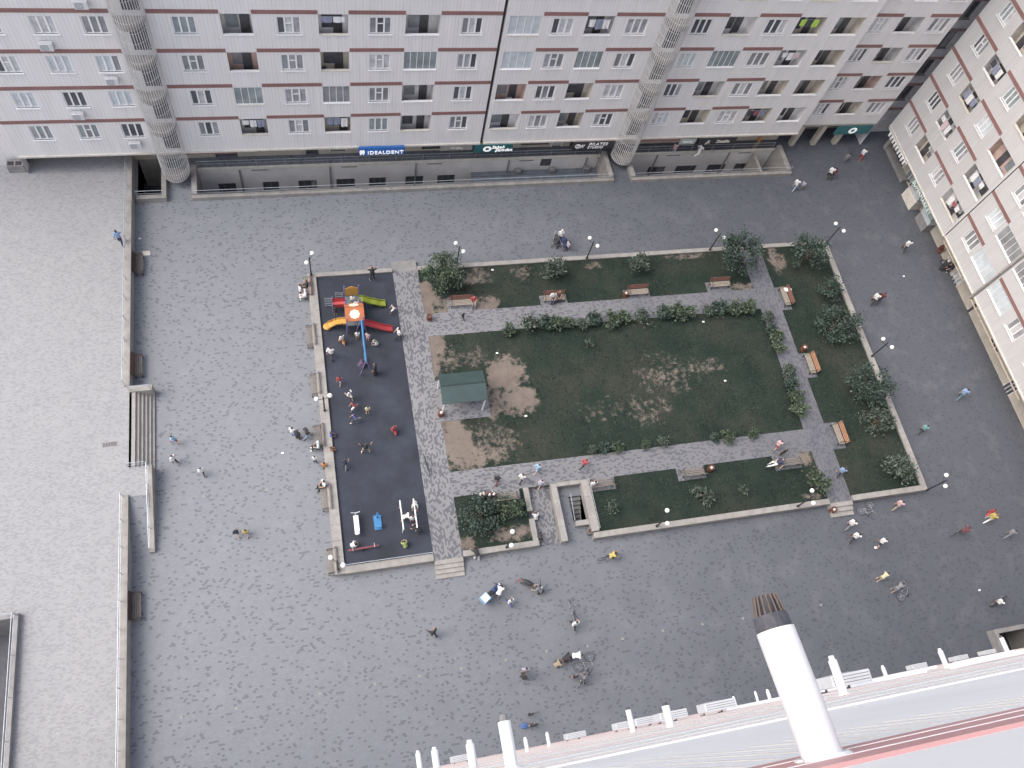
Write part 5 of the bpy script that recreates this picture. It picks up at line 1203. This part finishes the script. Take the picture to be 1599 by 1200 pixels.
MB().box(-1.0, 1.0, -.06, .06, .3, .36).build('beam', mat('seesaw_red', (.16, .04, .05), .5), w); MB().poly([(-.2, -.1, 0), (.2, -.1, 0), (0, -.1, .3)]).poly([(-.2, .1, 0), (.2, .1, 0), (0, .1, .3)]).box(-.2, .2, -.1, .1, 0, .05).build('pivot', M_BLACK, w)
for s in (-.7, .7): MB().tube([(s, 0, .36), (s, 0, .6)], .02, 6).tube([(s, -.15, .6), (s, .15, .6)], .02, 6).build('handle', M_RAIL, w)

# ------------------------------------------------------------------ plants
def crown_mesh(rx, ry, rz, n, seed, kind, leaf=.17):
    r = random.Random(seed); mb = MB(); cl = []
    k = max(3, int(9 + n / 180))
    for i in range(k):
        a = r.uniform(0, 6.283); e = r.uniform(-.55, 1.0); q = r.uniform(.45, .95); ce = math.sqrt(max(0, 1 - e * e * .8))
        cl.append((math.cos(a) * rx * q * ce, math.sin(a) * ry * q * ce, e * rz * q, r.uniform(.2, .46)))
    for i in range(n):
        c = cl[i % k]; sg = c[3]
        p = Vector((c[0] + r.gauss(0, sg * .62) * min(1.2, rx), c[1] + r.gauss(0, sg * .62) * min(1.2, ry), c[2] + r.gauss(0, sg * .5) * min(1.2, rz)))
        d = Vector((r.gauss(0, 1), r.gauss(0, 1), r.gauss(0, 1) + (1.0 if kind == 1 else .35))).normalized()
        s = d.cross(Vector((r.gauss(0, 1), r.gauss(0, 1), r.gauss(0, 1)))).normalized()
        l = leaf * r.uniform(.7, 1.35) * (1.7 if kind == 1 else 1); wd = l * (.16 if kind == 1 else .36)
        mb.poly([p, p + d * l * .5 + s * wd, p + d * l, p + d * l * .5 - s * wd])
    return mb, cl
for i, (lab, x, y, zc, rx, ry, rz, n, kind) in enumerate(TREES):
    sap = 'leafless' in lab
    w = thing('tree' if zc > 1.4 else 'shrub', lab, 'tree' if zc > 1.4 else 'shrub', (x, y, PZ - .03), rnd.uniform(0, 6))
    w.rotation_euler = (0, 0, 0)
    h = zc - PZ
    mb, cl = crown_mesh(rx, ry, rz, n, 100 + i, kind, .17 if n > 300 else .13)
    o = mb.build('crown', M_LEAF[kind], w, (0, 0, h))
    mb = MB(); th = max(.15, h - rz * .5); tr = .035 + .03 * rx
    mb.tube([(0, 0, 0), (.02, .03, th * .5), (0, 0, th)], [tr * 1.4, tr, tr * .8], 7)
    for c in cl[:14]:
        e = Vector((c[0], c[1], c[2] + h)); m_ = Vector((c[0] * .4, c[1] * .4, th + (e.z - th) * .5)); mb.tube([(0, 0, th * .9), m_, e], [tr * .6, tr * .35, tr * .12], 5)
    mb.build('trunk', M_TRUNK, w)
ORD = ['first', 'second', 'third', 'fourth', 'fifth', 'sixth', 'seventh', 'eighth', 'ninth', 'tenth', 'eleventh', 'twelfth', 'thirteenth', 'fourteenth', 'fifteenth', 'sixteenth', 'seventeenth']
hm = []
for v in range(4):
    mb, cl = crown_mesh(1, 1, .8, 420, 300 + v, 0, .3)
    m1 = mb.mesh('foliage', M_LEAF[v % 3]); mb = MB()
    for c in cl[:8]: mb.tube([(0, 0, -.9), (c[0] * .5, c[1] * .5, -.3), (c[0], c[1], c[2])], [.06, .04, .015], 5)
    hm.append((m1, mb.mesh('stem', M_TRUNK)))
for i, (row, k, n, x, y, r) in enumerate(HEDGE):
    lab = {'upper': '%s rounded shrub from the left in the row along the upper lawn edge', 'right': '%s low shrub from the top in the row beside the right garden path', 'lower': '%s small shrub from the left along the lower lawn edge'}[row] % ORD[k]
    w = thing('shrub', lab, 'shrub', (x, y, PZ - .02), rnd.uniform(0, 6), 'shrub rows around the central lawn', r * rnd.uniform(.8, 1.2))
    a, b = hm[i % 4]; link('foliage', a, w, (0, 0, .85)); link('stem', b, w, (0, 0, .85))
w = thing('potted_plant', 'reddish plant in a brown pot by the right building wall', 'plant', (*MISC['plantpot'], 0))
MB().tube([(0, 0, 0), (0, 0, .4)], [.2, .28], 12).build('pot', M_WOODR, w); mb, cl = crown_mesh(.35, .35, .3, 160, 9, 0, .12); mb.build('foliage', leaf_mat('leaf_red', (.22, .08, .06)), w, (0, 0, .65))

# ------------------------------------------------------------------ people
def joints(pose):
    V = Vector
    j = dict(pel=V((0, 0, .93)), ch=V((0, 0, 1.25)), nk=V((0, 0, 1.46)), hd=V((0, .02, 1.6)),
             shL=V((-.185, 0, 1.4)), elL=V((-.235, -.03, 1.13)), haL=V((-.24, .06, .89)), shR=V((.185, 0, 1.4)), elR=V((.235, -.03, 1.13)), haR=V((.24, .06, .89)),
             hiL=V((-.09, 0, .9)), knL=V((-.1, .02, .49)), anL=V((-.11, 0, .08)), hiR=V((.09, 0, .9)), knR=V((.1, .02, .49)), anR=V((.11, 0, .08)))
    def leg(s, kn, an): j['kn' + s] = V(kn); j['an' + s] = V(an)
    def arm(s, el, ha): j['el' + s] = V(el); j['ha' + s] = V(ha)
    def lean(a):
        M = Matrix.Rotation(R(-a), 3, 'X'); p = j['pel']
        for k in ('ch', 'nk', 'hd', 'shL', 'elL', 'haL', 'shR', 'elR', 'haR'): j[k] = p + M @ (j[k] - p)
    def drop(dz):
        for k in j:
            if k[:2] not in ('kn', 'an'): j[k] = j[k] - V((0, 0, dz))
    if pose == 'walk':
        leg('L', (-.1, .2, .5), (-.1, .3, .08)); leg('R', (.1, -.02, .48), (.1, -.34, .15)); arm('L', (-.24, -.14, 1.15), (-.23, -.14, .9)); arm('R', (.24, .1, 1.15), (.22, .26, .95)); drop(.03)
    elif pose == 'run':
        leg('L', (-.1, .34, .62), (-.1, .38, .2)); leg('R', (.1, -.1, .5), (.1, -.5, .42)); arm('L', (-.26, -.2, 1.2), (-.2, -.02, 1.05)); arm('R', (.26, .14, 1.2), (.16, .34, 1.25)); lean(12)
    elif pose == 'armsup':
        arm('L', (-.4, 0, 1.62), (-.5, .03, 1.9)); arm('R', (.4, 0, 1.62), (.48, .03, 1.92)); leg('L', (-.22, .05, .5), (-.32, -.05, .08)); leg('R', (.22, .05, .5), (.32, -.05, .08)); drop(.04)
    elif pose == 'armup':
        arm('R', (.3, 0, 1.65), (.3, .05, 1.95)); leg('L', (-.14, .15, .5), (-.2, .15, .08)); leg('R', (.1, -.1, .48), (.14, -.28, .12)); drop(.03)
    elif pose == 'headhold':
        arm('L', (-.4, .02, 1.52), (-.14, .06, 1.68)); arm('R', (.4, .02, 1.52), (.14, .06, 1.68)); leg('L', (-.12, .02, .49), (-.16, 0, .08)); leg('R', (.12, .02, .49), (.16, 0, .08))
    elif pose == 'bend':
        lean(48); arm('L', (-.22, .5, 1.0), (-.16, .62, .78)); arm('R', (.22, .5, 1.0), (.16, .62, .8)); leg('R', (.1, -.08, .48), (.12, -.22, .08))
    elif pose == 'crouch':
        drop(.58); lean(28); leg('L', (-.16, .36, .44), (-.14, .08, .08)); leg('R', (.16, .34, .42), (.14, .04, .08)); arm('L', (-.24, .4, .62), (-.1, .55, .45)); arm('R', (.24, .4, .62), (.1, .55, .42))
    elif pose in ('sit', 'recline', 'ride'):
        drop(.36)
        leg('L', (-.12, .42, .53), (-.13, .46, .08)); leg('R', (.12, .42, .53), (.13, .46, .08)); arm('L', (-.25, .06, .82), (-.12, .3, .64)); arm('R', (.25, .06, .82), (.12, .3, .64))
        if pose == 'recline': lean(-25); leg('L', (-.14, .45, .5), (-.16, .85, .4)); arm('L', (-.4, -.2, .95), (-.5, .05, .9))
        if pose == 'ride':
            for k in j: j[k] = j[k] + V((0, -.12, .32)) if k[:2] not in ('kn', 'an') else j[k]
            leg('L', (-.12, .25, .72), (-.12, .05, .22)); leg('R', (.12, .27, .82), (.12, .12, .42)); lean(22); arm('L', (-.26, .22, 1.12), (-.22, .45, 1.0)); arm('R', (.26, .22, 1.12), (.22, .45, 1.0))
    return j
def limb(mb, a, b, r0, r1, n=10): mb.tube([a, a.lerp(b, .5), b], [r0, (r0 + r1) * .52, r1], n); mb.ell(a, r0, r0, r0, 10, 6); mb.ell(b, r1, r1, r1, 10, 6)
def torso(mb, j, g=0):
    p, c, k = j['pel'], j['ch'], j['nk']
    for t_, rx, ry in ((0, .165, .115), (.25, .15, .108), (.5, .15, .105), (.75, .165, .11), (1, .175, .11)): q = p.lerp(c, t_); mb.ell(q, rx + g, ry + g, .1 + g, 14, 8)
    for t_, rx, ry in ((.4, .175, .1), (.75, .14, .085)): q = c.lerp(k, t_); mb.ell(q, rx + g, ry + g, .07 + g, 14, 8)
    for s in 'LR': mb.ell(j['sh' + s], .065 + g, .065 + g, .06 + g, 10, 6); mb.ell(j['hi' + s], .1 + g, .105 + g, .1 + g, 10, 6)
def hand(mb, el, ha, side):
    d = (ha - el).normalized(); sx = d.cross(Vector((0, 1, .2)))
    sx = sx.normalized() if sx.length > .1 else Vector((1, 0, 0)); nn = d.cross(sx)
    mb.tube([ha, ha + d * .045, ha + d * .09], [.027, .036, .034], 8)
    for k, ln in enumerate((.062, .078, .072, .055)):
        b = ha + d * .085 + sx * (.027 - k * .018); m_ = b + d * ln * .55 + nn * .008; mb.tube([b, m_, m_ + d * ln * .4 + nn * .022], [.0115, .0105, .009], 6)
    b = ha + d * .03 + sx * .032; mb.tube([b, b + sx * .028 + d * .025, b + sx * .034 + d * .058], [.014, .0125, .0105], 6)
_pc = {}
def person_meshes(pose):
    if pose in _pc: return _pc[pose]
    j = joints(pose); out = {}
    mb = MB(); h = j['hd']
    mb.ell(h, .075, .095, .115, 16, 10); mb.ell(h + Vector((0, .03, -.06)), .055, .06, .06, 12, 8); mb.ell(h + Vector((0, .1, -.015)), .015, .022, .02, 8, 5)
    for s in (-1, 1): mb.ell(h + Vector((s * .078, -.005, -.01)), .014, .025, .034, 8, 5)
    mb.ell(h + Vector((0, .085, -.07)), .028, .015, .01, 8, 5)
    mb.tube([j['nk'] - Vector((0, 0, .05)), h - Vector((0, .01, .05))], [.062, .055], 10); torso(mb, j, -.012)
    for s in 'LR':
        limb(mb, j['sh' + s], j['el' + s], .05, .039); limb(mb, j['el' + s], j['ha' + s], .039, .027); hand(mb, j['el' + s], j['ha' + s], s)
        limb(mb, j['hi' + s], j['kn' + s], .085, .055); limb(mb, j['kn' + s], j['an' + s], .055, .037)
        a = j['an' + s]; mb.tube([a + Vector((0, -.05, -.035)), a + Vector((0, .06, -.045)), a + Vector((0, .16, -.055))], [.038, .04, .026], 8)
    me = remesh(mb, .0135, 'body_' + pose, 1)
    vs = [tuple(v.co) for v in me.vertices]; e = MB()
    for s in (-1, 1): e.ell(h + Vector((s * .03, .088, .012)), .012, .008, .009, 8, 5)
    fs = [tuple(p.vertices) for p in me.polygons]; nv = len(vs); m2 = bpy.data.meshes.new('body'); m2.from_pydata(vs + e.v, [], fs + [tuple(k + nv for k in f) for f in e.f])
    m2.materials.append(M_SKIN); m2.materials.append(M_EYE); m2.polygons.foreach_set('material_index', [0] * len(fs) + [1] * len(e.f)); m2.polygons.foreach_set('use_smooth', [True] * len(m2.polygons)); m2.update()
    out['body'] = m2
    mb = MB(); torso(mb, j, .014)
    for s in 'LR': limb(mb, j['sh' + s], j['sh' + s].lerp(j['el' + s], .9), .066, .058)
    out['shirt'] = remesh(mb, .02, 'shirt')
    for k in 'tsd':
        mb = MB(); mb.ell(j['pel'] - Vector((0, 0, .01)), .178, .128, .11, 14, 8)
        for s in 'LR':
            hi, kn, an = j['hi' + s], j['kn' + s], j['an' + s]
            if k == 't': limb(mb, hi, kn, .108, .072); limb(mb, kn, an + Vector((0, 0, .02)), .072, .056)
            elif k == 's': limb(mb, hi, hi.lerp(kn, .9), .112, .09)
            else: limb(mb, hi, kn, .13, .14); limb(mb, hi.lerp(j['hi' + ('R' if s == 'L' else 'L')], .5), kn.lerp(j['kn' + ('R' if s == 'L' else 'L')], .5), .13, .14)
        if k == 'd':
            for s in 'LR': limb(mb, j['kn' + s], j['kn' + s].lerp(j['an' + s], .65), .14, .15)
        out[k] = remesh(mb, .02, 'legwear')
    mb = MB(); mb.ell(h + Vector((0, -.022, .028)), .085, .092, .1, 14, 8); mb.ell(h + Vector((0, -.06, -.03)), .07, .05, .075, 12, 6)
    m_ = mb.mesh('hair', M_BLACK, True); out['hair'] = m_
    mb = MB(); mb.ell(h + Vector((0, -.02, .02)), .098, .1, .118, 14, 8); mb.ell(j['nk'] + Vector((0, -.02, .0)), .13, .1, .08, 12, 6)
    out['scarf'] = mb.mesh('headscarf', M_WHITE, True)
    mb = MB()
    for s in 'LR': a = j['an' + s]; mb.ell(a + Vector((0, .055, -.045)), .048, .135, .042, 10, 6)
    out['shoes'] = mb.mesh('shoes', M_BLACK, True)
    for k in ('shirt', 't', 's', 'd'): out[k].materials.append(M_BLACK)
    _pc[pose] = out; return out
COL = dict(white=(.72, .72, .72), black=(.045, .046, .052), navy=(.035, .045, .10), blue=(.04, .10, .42), ltblue=(.22, .36, .62), skyblue=(.22, .45, .66), red=(.45, .035, .045), yellow=(.55, .42, .06), orange=(.62, .24, .05), pink=(.62, .38, .40), grey=(.22, .22, .24), green=(.06, .14, .05), teal=(.10, .2, .24), maroon=(.18, .04, .05), brown=(.24, .12, .07), purple=(.10, .06, .13), denim=(.28, .38, .5), khaki=(.34, .28, .18), palegreen=(.42, .52, .36), paleyellow=(.6, .56, .3), yellowgreen=(.35, .42, .08), lilac=(.45, .42, .56), turq=(.14, .38, .40), cyan=(.55, .74, .78), rust=(.34, .13, .06))
SHOE = ['white', 'black', 'brown', 'grey']
def person(label, x, y, z, face, pose, s, shirt, leg, lcol, hair):
    ms = person_meshes(pose)
    w = thing('person', label, 'person', (x, y, z), R(face - 90), 'people in the courtyard', s * .97)
    link('body', ms['body'], w)
    def cl(name, me, c):
        o = link(name, me, w); o.material_slots[0].link = 'OBJECT'; cc = COL[c]; gl = sum(cc) / 3; o.material_slots[0].material = mat('cloth_' + c, tuple(v * .72 + gl * .26 for v in cc), .85, .22, 9); return o
    cl('shirt', ms['shirt'], shirt); cl({'t': 'trousers', 's': 'shorts', 'd': 'skirt'}[leg], ms[leg], lcol)
    if hair in ('black', 'brown'): cl('hair', ms['hair'], 'black' if hair == 'black' else 'brown')
    else: cl('headscarf', ms['scarf'], hair)
    cl('shoes', ms['shoes'], SHOE[int(abs(x * 7 + y * 3)) % 4])
    return w
for p in PEOPLE: person(*p)
for p in SEATED: person(*p)
person('person in yellow shirt riding a bicycle on the lower plaza', *MISC['ridery'], 0, 5, 'ride', .92, 'yellow', 't', 'black', 'black')
person('person in maroon shirt riding a bicycle on the lower right plaza', *MISC['rider2'], 0, 15, 'ride', .92, 'maroon', 't', 'grey', 'black')
person('small person in white and green on the deck of the climbing frame', 2.45, 31.7, 1.46, 80, 'stand', .68, 'white', 's', 'green', 'black')
person('second small person in white kneeling at the edge of the orange roof', 2.75, 31.35, 1.46, 100, 'crouch', .7, 'white', 's', 'teal', 'black')

# ------------------------------------------------------------------ bicycles, scooters, prams
def bicycle(lab, x, y, z, ang, kind):
    w = thing('bicycle', lab, 'bicycle', (x, y, z), R(ang), 'bicycles in the courtyard')
    if kind == 'lie': w.rotation_euler = (R(82), 0, R(ang)); w.location.z += .06
    fm = mat('bike_frame_%d' % (int(x * 3) % 3), [(.06, .06, .07), (.3, .3, .32), (.12, .13, .2)][int(x * 3) % 3], .35, .15, 5, metal=.3)
    for px in (-.5, .5):
        wl = MB().ring((px, 0, .32), .3, .022, 'y', 20, 5).build('wheel', M_BLACK, w)
        mb = MB()
        for k in range(8): a = math.pi * k / 8; mb.tube([(px - math.cos(a) * .29, 0, .32 - math.sin(a) * .29), (px + math.cos(a) * .29, 0, .32 + math.sin(a) * .29)], .004, 3)
        mb.ring((px, 0, .32), .275, .01, 'y', 18, 4).build('rim', M_RAIL, wl)
    mb = MB()
    for a, b in (((-.5, 0, .32), (-.08, 0, .3)), ((-.08, 0, .3), (-.2, 0, .78)), ((-.2, 0, .72), (.33, 0, .74)), ((-.08, 0, .3), (.34, 0, .68)), ((-.5, 0, .32), (-.18, 0, .7)), ((.5, 0, .32), (.32, 0, .86))): mb.tube([a, b], .018, 6)
    mb.build('frame', fm, w); MB().box(-.32, -.06, -.06, .06, .8, .84).build('saddle', M_BLACK, w); MB().tube([(.28, -.26, .95), (.34, 0, .92), (.28, .26, .95)], .014, 6).tube([(.33, 0, .84), (.34, 0, .93)], .016, 6).build('handlebar', fm, w)
    MB().tube([(-.08, -.12, .22), (-.08, -.06, .3), (-.08, .06, .3), (-.08, .12, .38)], .014, 5).build('pedal', M_RAIL, w)
for b in BIKES: bicycle(*b)
def scooter(lab, xy, ang, body, boxc):
    w = thing('motor_scooter', lab, 'motor scooter', (*xy, 0), R(ang), 'motor scooters'); bm = mat('scooter_' + boxc, body, .3, .15, 4)
    for px in (-.6, .65):
        wl = MB().ring((px, 0, .25), .19, .06, 'y', 18, 8).build('wheel', M_BLACK, w); MB().tube([(px, -.05, .25), (px, .05, .25)], .12, 12).build('rim', M_RAIL, wl)
    mb = MB(); mb.ell((-.45, 0, .55), .5, .19, .22, 14, 8); mb.ell((.48, 0, .62), .13, .2, .36, 12, 8); mb.box(-.1, .45, -.16, .16, .28, .36); mb.ell((.62, 0, .42), .2, .1, .12)
    mb.build('body', bm, w, smooth=True); MB().ell((-.38, 0, .78), .42, .16, .08, 14, 6).build('seat', M_BLACK, w, smooth=True)
    MB().tube([(.35, -.36, 1.02), (.48, 0, .98), (.35, .36, 1.02)], .025, 6).build('handlebar', M_BLACK, w); MB().ell((.6, 0, .9), .05, .09, .08).build('headlight', M_GLOBE, w, smooth=True)
    MB().box(-.98, -.82, -.09, .09, .5, .6).build('tail_light', M_PR, w)
    if boxc != 'dark': o = MB().box(-1.05, -.5, -.27, .27, .8, 1.3).build('cargo_box', mat('cargo_blue', (.25, .42, .62), .4, .1, 3), w); MB().box(-1.0, -.55, -.22, .22, 1.3, 1.315).build('lid', M_WHITE, o)
scooter('motor scooter with a pale blue cargo box below the left garden steps', MISC['scooter_blue'], 35, (.06, .09, .2), 'blue')
scooter('dark motor scooter with chrome trim below the planted garden', MISC['scooter_dark'], 330, (.10, .10, .11), 'dark')
scooter('black motor scooter parked at the wall of the right building', MISC['scooter_wall'], 120, (.03, .03, .035), 'dark')
def pram(lab, xy, ang, c):
    w = thing('pram', lab, 'pram', (*xy, 0), R(ang), 'prams')
    for px, py in ((-.3, -.25), (-.3, .25), (.35, -.22), (.35, .22)): MB().ring((px, py, .13), .11, .025, 'y', 14, 5).build('wheel', M_BLACK, w)
    MB().tube([(-.3, -.25, .13), (.1, -.22, .55), (-.6, -.22, 1.0), (-.6, .22, 1.0), (.1, .22, .55), (-.3, .25, .13)], .018, 6).tube([(.35, -.22, .13), (-.1, -.2, .6)], .016, 5).tube([(.35, .22, .13), (-.1, .2, .6)], .016, 5).build('frame', M_RAIL, w)
    MB().ell((.05, 0, .58), .42, .23, .18, 14, 8).build('basket', mat('pram_' + c, COL[c], .8), w, smooth=True)
    mb = MB(); k = 7
    for i in range(k): 
        a0, a1 = R(20 + i * 20), R(20 + (i + 1) * 20)
        p = [(-.12 - math.cos(a) * .3, s, .66 + math.sin(a) * .34) for a in (a0, a1) for s in (-.24, .24)]; mb.poly([p[0], p[1], p[3], p[2]])
    mb.build('hood', mat('pram_' + c, COL[c]), w)
pram('black pram in front of the person in the white hood', MISC['pram1'], 250, 'black'); pram('navy and lilac pram right of the black pram on the upper plaza', MISC['pram2'], 300, 'navy')
w = thing('bag', 'blue bag on the ground beside the person at the bottom of the plaza', 'bag', (*MISC['bag'], 0))
MB().ell((0, 0, .17), .3, .17, .17, 14, 8).build('bag_body', mat('bag_blue', (.10, .17, .38), .8), w, smooth=True); MB().tube([(-.15, 0, .3), (-.08, 0, .45), (.08, 0, .45), (.15, 0, .3)], .014, 5).build('handle', M_BLACK, w)
o = MB().ell((0, 0, .11), .11, .11, .11, 16, 10).build('football', M_WHITE, None, (*MISC['ball'], 0), True); tag(o, 'white ball in front of the kicking person on the lower plaza', 'ball')
x, y = W_BAG = (38.15, 30.2)
o = MB().ell((0, 0, .09), .38, .2, .1, 12, 6).ell((-.25, .05, .16), .16, .12, .1).build('bag', M_WHITE, None, (38.2, 30.25, PZ + .45), True); tag(o, 'crumpled white bag on the lower end of the right path bench', 'bag')

# ------------------------------------------------------------------ light, sky, camera
EL, AZ = 54, -84          # soft high light from the upper left
wd = bpy.data.worlds.new('World'); sc.world = wd; wd.use_nodes = True
nt = wd.node_tree; bg = nt.nodes['Background']
sk = nt.nodes.new('ShaderNodeTexSky'); sk.sky_type = 'NISHITA'; sk.sun_disc = False; sk.sun_elevation = R(EL); sk.sun_rotation = R(AZ)
sk.air_density = 1.0; sk.dust_density = 5.0; sk.ozone_density = 1.0
hs = nt.nodes.new('ShaderNodeHueSaturation'); hs.inputs['Saturation'].default_value = .8; hs.inputs['Value'].default_value = 2.0
nt.links.new(sk.outputs[0], hs.inputs['Color']); nt.links.new(hs.outputs[0], bg.inputs['Color'])
bg.inputs['Strength'].default_value = .15
ld = bpy.data.lights.new('sun', 'SUN'); ld.energy = 1.2; ld.angle = R(50); ld.color = (1, .975, .955)
so = bpy.data.objects.new('sun', ld); C.objects.link(so)
dv = Vector((math.sin(R(AZ)) * math.cos(R(EL)), math.cos(R(AZ)) * math.cos(R(EL)), math.sin(R(EL))))
so.rotation_euler = dv.to_track_quat('Z', 'Y').to_euler(); so.location = dv * 100
cd = bpy.data.cameras.new('camera'); cam = bpy.data.objects.new('camera', cd); C.objects.link(cam); sc.camera = cam
cd.sensor_width = 36; cd.lens = 1264.78 / 1599 * 36; cd.clip_start = .05; cd.clip_end = 2000
Mr = Matrix.Rotation(R(-28.84130262), 4, 'Z') @ Matrix.Rotation(R(27.46265198), 4, 'X') @ Matrix.Rotation(R(20.40512595), 4, 'Z')
cam.matrix_world = Matrix.Translation((0, 0, 54)) @ Mr
sc.render.engine = 'CYCLES'; sc.cycles.use_denoising = True
sc.view_settings.view_transform = 'Standard'; sc.view_settings.look = 'None'; sc.view_settings.exposure = 0; sc.view_settings.gamma = 1
sc.render.resolution_x = 1024; sc.render.resolution_y = 768
